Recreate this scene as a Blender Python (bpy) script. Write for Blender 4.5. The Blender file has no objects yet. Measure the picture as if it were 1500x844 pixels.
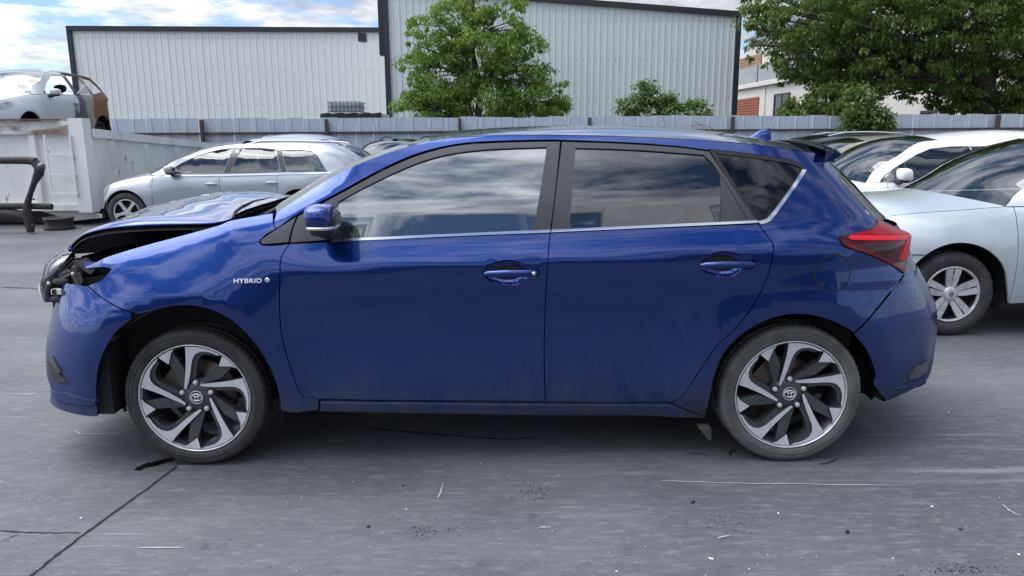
import bpy, bmesh, math, random
import numpy as np
from math import sin, cos, tan, pi, radians, sqrt, atan2
from mathutils import Vector, Matrix
from mathutils.geometry import delaunay_2d_cdt
random.seed(7)
sc = bpy.context.scene
C = sc.collection
# ------------------------------------------------------------ camera
CAM_H, FPX, PITCH, ROLL = 1.41, 1083.0, radians(11.33), radians(0.35)
cd = bpy.data.cameras.new('camera'); cam = bpy.data.objects.new('camera', cd); C.objects.link(cam)
cd.sensor_width = 36; cd.lens = FPX/1500*36; cd.clip_end = 8000; cd.clip_start = 0.05
CAMR = Matrix.Rotation(pi/2-PITCH, 3, 'X') @ Matrix.Rotation(-ROLL, 3, 'Z')
cam.matrix_world = Matrix.Translation((0, 0, CAM_H)) @ CAMR.to_4x4()
sc.camera = cam
# ------------------------------------------------------------ sky, sun, exposure
SUN_EL, SUN_ROT = radians(62), radians(272)     # behind the camera on the left, veiled by cloud
w = bpy.data.worlds.new('World'); sc.world = w; w.use_nodes = True
nt = w.node_tree; nt.nodes.clear()
def N(t, **k):
    n = nt.nodes.new(t)
    for a, b in k.items(): setattr(n, a, b)
    return n
out = N('ShaderNodeOutputWorld'); bg = N('ShaderNodeBackground')
sky = N('ShaderNodeTexSky'); sky.sky_type = 'NISHITA'; sky.sun_disc = False
sky.sun_elevation = SUN_EL; sky.sun_rotation = SUN_ROT; sky.air_density = 1.0; sky.dust_density = 0.6; sky.ozone_density = 2.0
tc = N('ShaderNodeTexCoord'); sep = N('ShaderNodeSeparateXYZ'); nt.links.new(tc.outputs['Generated'], sep.inputs[0])
mz = N('ShaderNodeMath', operation='MAXIMUM'); nt.links.new(sep.outputs[2], mz.inputs[0]); mz.inputs[1].default_value = 0.0
az = N('ShaderNodeMath', operation='ADD'); nt.links.new(mz.outputs[0], az.inputs[0]); az.inputs[1].default_value = 0.13
comb = N('ShaderNodeCombineXYZ')
for i in (0, 1):
    d = N('ShaderNodeMath', operation='DIVIDE'); nt.links.new(sep.outputs[i], d.inputs[0]); nt.links.new(az.outputs[0], d.inputs[1]); nt.links.new(d.outputs[0], comb.inputs[i])
mp = N('ShaderNodeMapping'); nt.links.new(comb.outputs[0], mp.inputs[0])
mp.inputs['Location'].default_value = (47.7, 15.2, 0.0)
n1 = N('ShaderNodeTexNoise'); n1.inputs['Scale'].default_value = 2.3; n1.inputs['Detail'].default_value = 9; n1.inputs['Roughness'].default_value = 0.58; n1.inputs['Distortion'].default_value = 0.25
nt.links.new(mp.outputs[0], n1.inputs['Vector'])
r1 = N('ShaderNodeValToRGB'); r1.color_ramp.elements[0].position = 0.43; r1.color_ramp.elements[1].position = 0.55
nt.links.new(n1.outputs[0], r1.inputs[0])
n2 = N('ShaderNodeTexNoise'); n2.inputs['Scale'].default_value = 3.6; n2.inputs['Detail'].default_value = 7; n2.inputs['Roughness'].default_value = 0.6
nt.links.new(mp.outputs[0], n2.inputs['Vector'])
r2 = N('ShaderNodeValToRGB'); r2.color_ramp.elements[0].position = 0.33; r2.color_ramp.elements[0].color = (3.7, 4.0, 4.6, 1); r2.color_ramp.elements[1].position = 0.66; r2.color_ramp.elements[1].color = (8.8, 9.1, 9.7, 1)
nt.links.new(n2.outputs[0], r2.inputs[0])
# clouds glow towards the veiled sun
sd = N('ShaderNodeVectorMath', operation='DOT_PRODUCT'); nt.links.new(tc.outputs['Generated'], sd.inputs[0])
SUNV = Vector((sin(SUN_ROT)*cos(SUN_EL), cos(SUN_ROT)*cos(SUN_EL), sin(SUN_EL)))
sd.inputs[1].default_value = SUNV
mr = N('ShaderNodeMapRange'); nt.links.new(sd.outputs['Value'], mr.inputs[0])
mr.inputs[1].default_value = 0.2; mr.inputs[2].default_value = 1.0; mr.inputs[3].default_value = 0.78; mr.inputs[4].default_value = 3.4
gl = N('ShaderNodeVectorMath', operation='SCALE'); nt.links.new(r2.outputs[0], gl.inputs[0]); nt.links.new(mr.outputs[0], gl.inputs['Scale'])
bs = N('ShaderNodeVectorMath', operation='MULTIPLY'); nt.links.new(sky.outputs[0], bs.inputs[0]); bs.inputs[1].default_value = (1.0, 1.10, 1.22)
mx = N('ShaderNodeMix', data_type='RGBA'); nt.links.new(r1.outputs[0], mx.inputs['Factor']); nt.links.new(bs.outputs[0], mx.inputs['A']); nt.links.new(gl.outputs[0], mx.inputs['B'])
nt.links.new(mx.outputs['Result'], bg.inputs['Color']); bg.inputs['Strength'].default_value = 0.102
nt.links.new(bg.outputs[0], out.inputs[0])
sl = bpy.data.lights.new('sun', 'SUN'); so = bpy.data.objects.new('sun', sl); C.objects.link(so)
sl.energy = 2.3; sl.angle = radians(55); sl.color = (1, 0.96, 0.9)
so.rotation_euler = SUNV.to_track_quat('Z', 'Y').to_euler(); so.location = (0, 0, 30)
sc.view_settings.view_transform = 'Standard'; sc.view_settings.look = 'None'; sc.view_settings.exposure = 0.42; sc.view_settings.gamma = 1
# ------------------------------------------------------------ projection of photo points into the place
def ray(px, py):
    d = CAMR @ Vector((px-750, -(py-422), -FPX)); return d/d.y
def P(px, py, y):                       # the point seen at (px, py) that lies y metres ahead
    d = ray(px, py); return Vector((d.x*y, y, CAM_H + d.z*y))
def PG(px, py, z=0.0):                  # the point seen at (px, py) at height z
    d = ray(px, py); t = (z-CAM_H)/d.z; return Vector((d.x*t, t, z))
def PX(px, py, x):                      # the point seen at (px, py) on the plane X = x
    d = ray(px, py); t = x/d.x; return Vector((x, t, CAM_H+d.z*t))
# ------------------------------------------------------------ object helpers
def empty(name, loc=(0, 0, 0), rz=0, label=None, cat=None, group=None, parent=None):
    o = bpy.data.objects.new(name, None); C.objects.link(o); o.location = loc; o.rotation_euler = (0, 0, rz); o.empty_display_size = .1
    if parent: o.parent = parent
    tag(o, label, cat, group); return o
def tag(o, label=None, cat=None, group=None, kind=None):
    if label: o['label'] = label
    if cat: o['category'] = cat
    if group: o['group'] = group
    if kind: o['kind'] = kind
    return o
class MB:
    """collects polygons; build() links them as one mesh object"""
    def __init__(s): s.v = []; s.f = []; s.sm = []; s.mi = []
    def add(s, vs, fs, smooth=False, m=0):
        b = len(s.v); s.v += [tuple(v) for v in vs]
        for f in fs: s.f.append(tuple(b+i for i in f)); s.sm.append(smooth); s.mi.append(m)
        return s
    def box(s, x0, y0, z0, x1, y1, z1, m=0):
        v = [(x, y, z) for x in (x0, x1) for y in (y0, y1) for z in (z0, z1)]
        return s.add(v, [(0, 1, 3, 2), (4, 6, 7, 5), (0, 4, 5, 1), (2, 3, 7, 6), (0, 2, 6, 4), (1, 5, 7, 3)], False, m)
    def obox(s, c, ax, ay, az_, m=0):   # box from centre and three half-axis vectors
        c = Vector(c); v = [c+Vector(ax)*i+Vector(ay)*j+Vector(az_)*k for i in (-1, 1) for j in (-1, 1) for k in (-1, 1)]
        return s.add(v, [(0, 1, 3, 2), (4, 6, 7, 5), (0, 4, 5, 1), (2, 3, 7, 6), (0, 2, 6, 4), (1, 5, 7, 3)], False, m)
    def bar(s, a, b, wd, ht, m=0):      # straight bar with rectangular section
        a = Vector(a); b = Vector(b); d = (b-a).normalized(); up = Vector((0, 0, 1)) if abs(d.z) < .9 else Vector((0, 1, 0))
        sx = d.cross(up).normalized(); sz = sx.cross(d).normalized()
        return s.obox((a+b)/2, (b-a)/2, sx*wd/2, sz*ht/2, m)
    def tube(s, pts, r, n=8, m=0, caps=True, smooth=True):
        pts = [Vector(p) for p in pts]; rr = r if isinstance(r, (list, tuple)) else [r]*len(pts)
        vs = []; fs = []; prev = None
        for i, p in enumerate(pts):
            t = (pts[min(i+1, len(pts)-1)]-pts[max(i-1, 0)]).normalized()
            if prev is None: a = t.cross(Vector((0, 0, 1)) if abs(t.z) < .9 else Vector((1, 0, 0))).normalized()
            else: a = (prev-t*prev.dot(t)).normalized()
            prev = a; b = t.cross(a)
            for k in range(n): vs.append(p+(a*cos(2*pi*k/n)+b*sin(2*pi*k/n))*rr[i])
        for i in range(len(pts)-1):
            for k in range(n): fs.append((i*n+k, i*n+(k+1) % n, (i+1)*n+(k+1) % n, (i+1)*n+k))
        s.add(vs, fs, smooth, m)
        if caps: s.add(vs[:n], [tuple(range(n))[::-1]], False, m); s.add(vs[-n:], [tuple(range(n))], False, m)
        return s
    def lathe(s, prof, n=48, m=0, c=(0, 0, 0), axis='y', smooth=True, mod=None):
        vs = []; fs = []; c = Vector(c)
        for j, (r, h) in enumerate(prof):
            for k in range(n):
                a = 2*pi*k/n; q = r*(mod(j, k) if mod else 1)
                vs.append(c+(Vector((q*cos(a), h, q*sin(a))) if axis == 'y' else Vector((q*cos(a), q*sin(a), h))))
        for j in range(len(prof)-1):
            for k in range(n): fs.append((j*n+k, j*n+(k+1) % n, (j+1)*n+(k+1) % n, (j+1)*n+k))
        return s.add(vs, fs, smooth, m)
    def prism(s, poly, d0, d1, plane='xz', m=0, mside=None):   # extruded outline; poly in the plane, from depth d0 to d1
        n = len(poly); f = {'xz': lambda p, d: (p[0], d, p[1]), 'xy': lambda p, d: (p[0], p[1], d), 'yz': lambda p, d: (d, p[0], p[1])}[plane]
        vs = [f(p, d0) for p in poly]+[f(p, d1) for p in poly]
        tris = delaunay_2d_cdt([Vector(p[:2]) for p in poly], [], [list(range(n))], 1, 1e-7)
        co, tf = tris[0], tris[2]
        s.add([f(p, d0) for p in co], [tuple(t) for t in tf], False, m); s.add([f(p, d1) for p in co], [tuple(t)[::-1] for t in tf], False, m)
        return s.add(vs, [(i, (i+1) % n, n+(i+1) % n, n+i) for i in range(n)], False, m if mside is None else mside)
    def ellipsoid(s, c, r, n=16, e=1.0, m=0):
        g = lambda t: math.copysign(abs(t)**e, t); vs = []; fs = []; h = n//2
        for i in range(h+1):
            for k in range(n):
                a = pi*i/h-pi/2; b = 2*pi*k/n
                vs.append((c[0]+r[0]*g(cos(a))*g(cos(b)), c[1]+r[1]*g(cos(a))*g(sin(b)), c[2]+r[2]*g(sin(a))))
        for i in range(h):
            for k in range(n): fs.append((i*n+k, i*n+(k+1) % n, (i+1)*n+(k+1) % n, (i+1)*n+k))
        return s.add(vs, fs, True, m)
    def loft(s, rows, smooth=True, m=0):
        n = len(rows[0]); vs = [v for r in rows for v in r]
        return s.add(vs, [(i*n+k, i*n+k+1, (i+1)*n+k+1, (i+1)*n+k) for i in range(len(rows)-1) for k in range(n-1)], smooth, m)
    def mesh(s, name, mats):
        me = bpy.data.meshes.new(name); me.from_pydata(s.v, [], s.f); me.validate(clean_customdata=False)
        if not isinstance(mats, (list, tuple)): mats = [mats]
        for q in mats: me.materials.append(q)
        if len(me.polygons) == len(s.f):
            me.polygons.foreach_set('use_smooth', s.sm); me.polygons.foreach_set('material_index', s.mi)
        me.update(); return me
    def build(s, name, mats, parent=None, loc=(0, 0, 0), rot=(0, 0, 0)):
        return link(name, s.mesh(name, mats), parent, loc, rot)
def link(name, me, parent=None, loc=(0, 0, 0), rot=(0, 0, 0)):
    o = bpy.data.objects.new(name, me); C.objects.link(o); o.location = loc; o.rotation_euler = rot
    if parent: o.parent = parent
    return o
def copy_tree(o, parent=None):
    c = o.copy(); C.objects.link(c); c.parent = parent
    for ch in list(o.children): copy_tree(ch, c)
    return c
def weld(me, d=1e-4):
    bm = bmesh.new(); bm.from_mesh(me); bmesh.ops.remove_doubles(bm, verts=bm.verts, dist=d); bm.to_mesh(me); bm.free(); me.update()
def sstep(a, b, x):
    t = max(0., min(1., (x-a)/(b-a))); return t*t*(3-2*t)
def cr(pts, k=4):
    """Catmull-Rom through 2D points, k samples per span, last point left out"""
    pts = [Vector(p) for p in pts]; o = []
    for i in range(len(pts)-1):
        p0 = pts[i-1] if i else pts[0]*2-pts[1]; p1 = pts[i]; p2 = pts[i+1]; p3 = pts[i+2] if i+2 < len(pts) else pts[-1]*2-pts[-2]
        for j in range(k):
            t = j/k; o.append(.5*((2*p1)+(p2-p0)*t+(2*p0-5*p1+4*p2-p3)*t*t+(3*p1-p0-3*p2+p3)*t**3))
    return o
def crf(pts, k=4): return cr(pts, k)+[Vector(pts[-1])]
class Pchip:
    def __init__(s, pts):
        x = np.array([p[0] for p in pts], float); y = np.array([p[1] for p in pts], float); h = np.diff(x); d = np.diff(y)/h; m = np.zeros(len(x))
        for i in range(1, len(x)-1):
            if d[i-1]*d[i] > 0: w1 = 2*h[i]+h[i-1]; w2 = h[i]+2*h[i-1]; m[i] = (w1+w2)/(w1/d[i-1]+w2/d[i])
        m[0] = d[0]; m[-1] = d[-1]
        # sampled densely and then smoothed lightly, so that highlights run soft over each crease
        X = np.linspace(x[0], x[-1], 1500); j = np.clip(np.searchsorted(x, X)-1, 0, len(x)-2); t = (X-x[j])/h[j]
        Y = (2*t**3-3*t**2+1)*y[j]+(t**3-2*t**2+t)*h[j]*m[j]+(-2*t**3+3*t**2)*y[j+1]+(t**3-t**2)*h[j]*m[j+1]
        s.lo = float(X[0]); s.st = float(X[1]-X[0]); s.n = len(X); s.Y = Y.tolist(); s.hi = float(X[-1])
    def __call__(s, x):
        if x <= s.lo: return s.Y[0]+(x-s.lo)*(s.Y[1]-s.Y[0])/s.st
        if x >= s.hi: return s.Y[-1]+(x-s.hi)*(s.Y[-1]-s.Y[-2])/s.st
        t = (x-s.lo)/s.st; i = min(int(t), s.n-2); t -= i; return s.Y[i]*(1-t)+s.Y[i+1]*t
def pip(x, y, poly):
    c = False; n = len(poly); j = n-1
    for i in range(n):
        a = poly[i]; b = poly[j]
        if (a[1] > y) != (b[1] > y) and x < (b[0]-a[0])*(y-a[1])/(b[1]-a[1])+a[0]: c = not c
        j = i
    return c
def inset(poly, d):
    n = len(poly); A = sum(poly[i][0]*poly[(i+1) % n][1]-poly[(i+1) % n][0]*poly[i][1] for i in range(n)); sg = 1 if A > 0 else -1; o = []
    for i in range(n):
        p = Vector(poly[i]); e1 = (p-Vector(poly[i-1])); e2 = (Vector(poly[(i+1) % n])-p)
        if e1.length < 1e-6 or e2.length < 1e-6: o.append(p); continue
        e1.normalize(); e2.normalize(); n1 = Vector((-e1.y, e1.x))*sg; n2 = Vector((-e2.y, e2.x))*sg; b = n1+n2
        if b.length < .3: o.append(p+n1*d); continue
        b.normalize(); o.append(p+b*(d/max(.5, b.dot(n1))))
    return o
def resample(poly, st):
    o = []; n = len(poly)
    for i in range(n):
        a = Vector(poly[i]); b = Vector(poly[(i+1) % n]); L = (b-a).length
        if L < 1e-5: continue
        k = max(1, int(math.ceil(L/st)))
        o += [a+(b-a)*(j/k) for j in range(k)]
    return o
# ------------------------------------------------------------ materials
MATS = {}
def hexc(h):
    f = lambda c: c/12.92 if c <= .04045 else ((c+.055)/1.055)**2.4
    return tuple(f(int(h[i:i+2], 16)/255) for i in (0, 2, 4))
def mat(name, col, rough=.5, metal=0., coat=0., coat_rough=.03, ior=1.5, noise=None, dirt=None, bump=None, spec=.5, emis=None):
    """noise=(scale, amount, colour2, stretch), dirt=(z0, z1, colour, amount) road film that thins out upwards, bump=(scale, strength, stretch)"""
    m = bpy.data.materials.new(name); m.use_nodes = True; t = m.node_tree; b = t.nodes['Principled BSDF']; L = t.links.new
    def nn(ty, **k):
        n = t.nodes.new(ty)
        for a, c in k.items(): setattr(n, a, c)
        return n
    b.inputs['Base Color'].default_value = (*col, 1); b.inputs['Roughness'].default_value = rough; b.inputs['Metallic'].default_value = metal
    b.inputs['Coat Weight'].default_value = coat; b.inputs['Coat Roughness'].default_value = coat_rough; b.inputs['IOR'].default_value = ior
    b.inputs['Specular IOR Level'].default_value = spec
    if emis: b.inputs['Emission Color'].default_value = (*emis[0], 1); b.inputs['Emission Strength'].default_value = emis[1]
    tcn = nn('ShaderNodeTexCoord'); cur = None
    def noi(scale, stretch, detail=6, rgh=.6):
        mpn = nn('ShaderNodeMapping'); mpn.inputs['Scale'].default_value = stretch; L(tcn.outputs['Object'], mpn.inputs[0])
        n = nn('ShaderNodeTexNoise'); n.inputs['Scale'].default_value = scale; n.inputs['Detail'].default_value = detail; n.inputs['Roughness'].default_value = rgh; L(mpn.outputs[0], n.inputs['Vector']); return n
    def mixc(fac, a, bb):
        q = nn('ShaderNodeMix', data_type='RGBA'); L(fac, q.inputs['Factor'])
        if isinstance(a, tuple): q.inputs['A'].default_value = (*a, 1)
        else: L(a, q.inputs['A'])
        q.inputs['B'].default_value = (*bb, 1); return q.outputs['Result']
    for ns in (noise if isinstance(noise, list) else [noise] if noise else []):
        sc_, am, c2, stt = ns[:4]; lo, hi = ns[4] if len(ns) > 4 else (.4, .65)
        n = noi(sc_, stt); r = nn('ShaderNodeMapRange'); L(n.outputs[0], r.inputs[0]); r.inputs[1].default_value = lo; r.inputs[2].default_value = hi; r.inputs[4].default_value = am
        cur = mixc(r.outputs[0], cur or col, c2)
    if dirt:
        z0, z1, dc, da = dirt; sp = nn('ShaderNodeSeparateXYZ'); L(tcn.outputs['Object'], sp.inputs[0])
        r = nn('ShaderNodeMapRange'); L(sp.outputs[2], r.inputs[0]); r.inputs[1].default_value = z0; r.inputs[2].default_value = z1; r.inputs[3].default_value = 1; r.inputs[4].default_value = 0
        n = noi(9, (1, 1, .35)); n3 = noi(70, (1, 1, .3))
        r2_ = nn('ShaderNodeMapRange'); L(n.outputs[0], r2_.inputs[0]); r2_.inputs[1].default_value = .05; r2_.inputs[2].default_value = .95
        r3_ = nn('ShaderNodeMapRange'); L(n3.outputs[0], r3_.inputs[0]); r3_.inputs[1].default_value = .2; r3_.inputs[2].default_value = .8; r3_.inputs[3].default_value = .5; r3_.inputs[4].default_value = 1.3
        pw = nn('ShaderNodeMath', operation='POWER'); L(r.outputs[0], pw.inputs[0]); pw.inputs[1].default_value = 1.7
        m1 = nn('ShaderNodeMath', operation='MULTIPLY'); L(pw.outputs[0], m1.inputs[0]); L(r2_.outputs[0], m1.inputs[1])
        m2 = nn('ShaderNodeMath', operation='MULTIPLY'); L(m1.outputs[0], m2.inputs[0]); L(r3_.outputs[0], m2.inputs[1])
        m3 = nn('ShaderNodeMath', operation='MULTIPLY', use_clamp=True); L(m2.outputs[0], m3.inputs[0]); m3.inputs[1].default_value = da
        cur = mixc(m3.outputs[0], cur or col, dc)
        if coat:
            q = nn('ShaderNodeMapRange'); L(m3.outputs[0], q.inputs[0]); q.inputs[1].default_value = 0; q.inputs[2].default_value = .35; q.inputs[3].default_value = coat; q.inputs[4].default_value = .05; L(q.outputs[0], b.inputs['Coat Weight'])
            q = nn('ShaderNodeMapRange'); L(m3.outputs[0], q.inputs[0]); q.inputs[1].default_value = 0; q.inputs[2].default_value = .5; q.inputs[3].default_value = metal; q.inputs[4].default_value = 0; L(q.outputs[0], b.inputs['Metallic'])
            q = nn('ShaderNodeMapRange'); L(m3.outputs[0], q.inputs[0]); q.inputs[1].default_value = 0; q.inputs[2].default_value = .4; q.inputs[3].default_value = rough; q.inputs[4].default_value = .8; L(q.outputs[0], b.inputs['Roughness'])
    if cur: L(cur, b.inputs['Base Color'])
    if bump:
        n = noi(bump[0], bump[2], 5); bp = nn('ShaderNodeBump'); bp.inputs['Strength'].default_value = bump[1]; bp.inputs['Distance'].default_value = .01; L(n.outputs[0], bp.inputs['Height']); L(bp.outputs[0], b.inputs['Normal'])
    MATS[name] = m; return m
def glass(name, tint, refl=1.9, rough=.0, film=.0):
    """thin pane: tinted see-through plus mirror reflection growing with angle"""
    m = bpy.data.materials.new(name); m.use_nodes = True; t = m.node_tree; t.nodes.clear(); L = t.links.new
    o = t.nodes.new('ShaderNodeOutputMaterial'); tr = t.nodes.new('ShaderNodeBsdfTransparent'); tr.inputs[0].default_value = (*tint, 1)
    g = t.nodes.new('ShaderNodeBsdfGlossy'); g.inputs['Roughness'].default_value = rough; g.inputs[0].default_value = (.95, .98, 1, 1)
    f = t.nodes.new('ShaderNodeFresnel'); f.inputs['IOR'].default_value = refl
    tcn = t.nodes.new('ShaderNodeTexCoord'); n = t.nodes.new('ShaderNodeTexNoise'); n.inputs['Scale'].default_value = 2.2; n.inputs['Detail'].default_value = 1; L(tcn.outputs['Object'], n.inputs['Vector'])
    bp = t.nodes.new('ShaderNodeBump'); bp.inputs['Strength'].default_value = .06; bp.inputs['Distance'].default_value = .05; L(n.outputs[0], bp.inputs['Height']); L(bp.outputs[0], g.inputs['Normal'])
    mx_ = t.nodes.new('ShaderNodeMixShader'); L(f.outputs[0], mx_.inputs[0]); L(tr.outputs[0], mx_.inputs[1]); L(g.outputs[0], mx_.inputs[2]); last = mx_.outputs[0]
    if film:
        d = t.nodes.new('ShaderNodeBsdfDiffuse'); d.inputs[0].default_value = (.55, .58, .56, 1); m2 = t.nodes.new('ShaderNodeMixShader'); m2.inputs[0].default_value = film; L(last, m2.inputs[1]); L(d.outputs[0], m2.inputs[2]); last = m2.outputs[0]
    L(last, o.inputs[0]); MATS[name] = m; return m
S1 = (1, 1, 1)
M_BLUE = mat('metallic_blue_paint', (.0003, .028, .175), .27, .85, 1.0, .004, ior=1.5, dirt=(.20, .70, (.058, .060, .064), 1.7), noise=(1.5, .25, (.0002, .025, .17), S1))
M_BLUE.node_tree.nodes['Principled BSDF'].inputs['Coat IOR'].default_value = 1.52
M_BLACKGLOSS = mat('gloss_black_trim', (.02, .021, .024), .3, 0, .3, .1, noise=(3, .3, (.03, .03, .033), S1))
M_FRAME = mat('window_frame_film', (.045, .047, .051), .33, 0, 0, noise=(5, .5, (.065, .067, .072), S1), bump=(300, .04, S1))
M_RUBBER = mat('rubber_seal', (.012, .012, .013), .7)
M_INNER = mat('inner_black', (.006, .006, .007), .8, noise=(6, .5, (.014, .013, .012), S1))
M_CHROME = mat('chrome_strip', (.8, .82, .85), .14, 1.0, noise=(30, .3, (.6, .62, .64), S1))
M_PLASTIC = mat('black_plastic', (.018, .018, .019), .5, noise=(12, .6, (.035, .034, .033), S1), bump=(120, .15, S1))
M_DUSTYPLASTIC = mat('dusty_plastic', (.04, .039, .038), .75, noise=(8, .7, (.12, .11, .10), S1, (.45, .7)), bump=(60, .2, S1))
M_TYRE = mat('tyre_rubber', (.020, .020, .021), .72, noise=[(7, .6, (.085, .083, .080), S1, (.35, .7)), (60, .35, (.07, .07, .068), S1, (.45, .7))], bump=(90, .15, S1))
M_TYREDUST = mat('dusty_tyre_rubber', (.045, .044, .043), .78, noise=[(6, .85, (.15, .148, .142), S1, (.3, .62)), (50, .35, (.09, .09, .088), S1, (.45, .7))], bump=(90, .15, S1))
M_ALLOY = mat('machined_alloy', (.76, .77, .79), .36, .5, .3, .1, noise=[(9, .5, (.5, .49, .46), S1, (.42, .7)), (40, .3, (.6, .58, .54), S1, (.5, .65))], bump=(200, .03, S1))
M_GUN = mat('gunmetal_paint', (.062, .066, .075), .38, .4, .4, .1, noise=(14, .5, (.11, .105, .1), S1))
M_DISC = mat('brake_steel', (.11, .10, .095), .4, .8, noise=(20, .6, (.16, .08, .04), S1))
M_SILVERPAINT = mat('silver_paint', (.36, .385, .42), .36, .4, 1.0, .03, dirt=(.1, .5, (.2, .19, .18), .5))
M_ICE = mat('ice_silver_paint', (.52, .58, .60), .36, .35, 1.0, .03, dirt=(.1, .5, (.2, .19, .18), .6), noise=(2, .3, (.47, .53, .56), S1))
M_WHITE = mat('white_paint', (.78, .79, .80), .35, 0, 1.0, .03, dirt=(.1, .5, (.2, .19, .18), .5))
M_DARKBLUE = mat('navy_paint', (.03, .05, .11), .35, .4, 1.0, .03)
M_MIDBLUE = mat('mid_blue_paint', (.05, .09, .20), .35, .4, 1.0, .03)
M_BEIGE = mat('beige_paint', (.34, .31, .27), .38, .3, 1.0, .05)
M_CHAR = mat('charcoal_paint', (.035, .036, .04), .35, .3, 1.0, .03)
M_HUBCAP = mat('hubcap_silver', (.6, .61, .62), .38, .3, .2, .2, noise=[(12, .7, (.32, .30, .28), S1, (.45, .7)), (50, .4, (.25, .22, .19), S1, (.55, .7))])
G_FRONT = glass('side_glass', (.42, .49, .48), 2.9)
G_DARK = glass('privacy_glass', (.03, .036, .04), 2.05)
G_QUARTER = glass('quarter_glass', (.02, .024, .028), 1.55)
G_SCREEN = glass('windscreen_glass', (.45, .56, .52), 2.1, film=.12)
G_CAR = glass('car_glass', (.60, .73, .71), 2.0)
G_TINT = glass('tinted_car_glass', (.10, .13, .14), 2.1)
G_LAMP = glass('lamp_lens', (.85, .88, .9), 1.7)
G_BALC = glass('balcony_glass', (.55, .68, .66), 2.0, film=.45)
M_RED = mat('red_lamp_plastic', (.27, .004, .008), .2, 0, .25, .02, ior=1.5, spec=.2)
M_DKRED = mat('dark_red_lamp_plastic', (.05, .003, .006), .15, 0, .3, .02, spec=.3)
M_BRIGHTRED = mat('bright_red_light_bar', (.72, .008, .018), .3, 0, .2, .05, spec=.2)
M_SEAT = mat('dark_seat_fabric', (.03, .03, .032), .9, noise=(20, .5, (.05, .05, .052), S1))
M_PALESEAT = mat('grey_seat_fabric', (.11, .11, .115), .9)
M_WHITEPL = mat('white_plastic', (.7, .7, .68), .5)
M_BADGE = mat('badge_chrome', (.9, .91, .93), .3, .45)
M_INDICATOR = mat('clear_indicator', (.5, .5, .48), .15, .5, 1, .02)
# ------------------------------------------------------------ car side surface
class Side:
    """the flank of a car as a smooth surface: for each (x, z) the half-width y, from section and plan curves"""
    def __init__(s, hw, belt, sect, fend=None, ft=None, blend=(-1.05, -.6), x0f=-1.5, xef=-2.2, x0r=1.0, xer=2.0, nf=2.6, nr=2.6, arches=(), arch_amp=.022):
        s.hw = hw; s.belt = belt; s.sect = sect; s.fend = fend; s.ft = ft; s.bl = blend
        s.x0f = x0f; s.x0r = x0r; s.xef = xef if callable(xef) else (lambda z: xef); s.xer = xer if callable(xer) else (lambda z: xer)
        s.nf = nf; s.nr = nr; s.arches = arches; s.aa = arch_amp
    def width(s, x, z):
        d = s.sect(z-s.belt(x))
        if s.fend:
            w_ = 1-sstep(s.bl[0], s.bl[1], x)
            if w_ > 0: d = d*(1-w_)+s.fend(z-s.ft(x))*w_
        for ax, az_, ar in s.arches:
            r = sqrt((x-ax)**2+(z-az_)**2)
            if r < ar+.29: d -= s.aa*(1-max(0., (r-ar-.065)/.225))**1.7
        return s.hw-d
    def Y(s, x, z):
        y = s.width(x, z)
        if x < s.x0f:
            u = (x-s.x0f)/(s.xef(z)-s.x0f); y *= max(0., 1-min(u, .99999)**s.nf)**(1/s.nf)
        elif x > s.x0r:
            u = (x-s.x0r)/(s.xer(z)-s.x0r); y *= max(0., 1-min(u, .99999)**s.nr)**(1/s.nr)
        return -y
    def nrm(s, x, z, h=.004):
        a = (s.Y(x+h, z)-s.Y(x-h, z))/(2*h); b = (s.Y(x, z+h)-s.Y(x, z-h))/(2*h); n = Vector((a, -1, b)); n.normalize(); return n
    def wrap(s, z, ph, rear=True):       # point on the end of the car, ph 0 (flank) .. pi/2 (centre line) .. pi (far flank)
        n = s.nr if rear else s.nf; x0 = s.x0r if rear else s.x0f; xe = s.xer(z) if rear else s.xef(z)
        c = cos(ph); q = abs(sin(ph))**(2/n); x = x0+(xe-x0)*q; y = -s.width(x, z)*abs(c)**(2/n)*(1 if c >= 0 else -1)
        return Vector((x, y, z))
ORG = {}
def hit(S, px, py, org):
    """photo point -> (x, z) on the near flank of the car standing at org"""
    d = ray(px, py); ya = org.y-S.hw-.12; yb = org.y+.05; best = None; prev = None; st = .02; y = ya
    while y < yb:
        x = d.x*y-org.x; z = CAM_H+d.z*y-org.z; g = (org.y+S.Y(x, z))-y
        if best is None or g < best[0]: best = (g, y)
        if g <= 0:
            lo, hi = y-st, y
            for _ in range(14):
                m = (lo+hi)/2
                if (org.y+S.Y(d.x*m-org.x, CAM_H+d.z*m-org.z))-m <= 0: hi = m
                else: lo = m
            y = hi; return Vector((d.x*y-org.x, CAM_H+d.z*y-org.z))
        y += st
    y = best[1]; return Vector((d.x*y-org.x, CAM_H+d.z*y-org.z))
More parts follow.
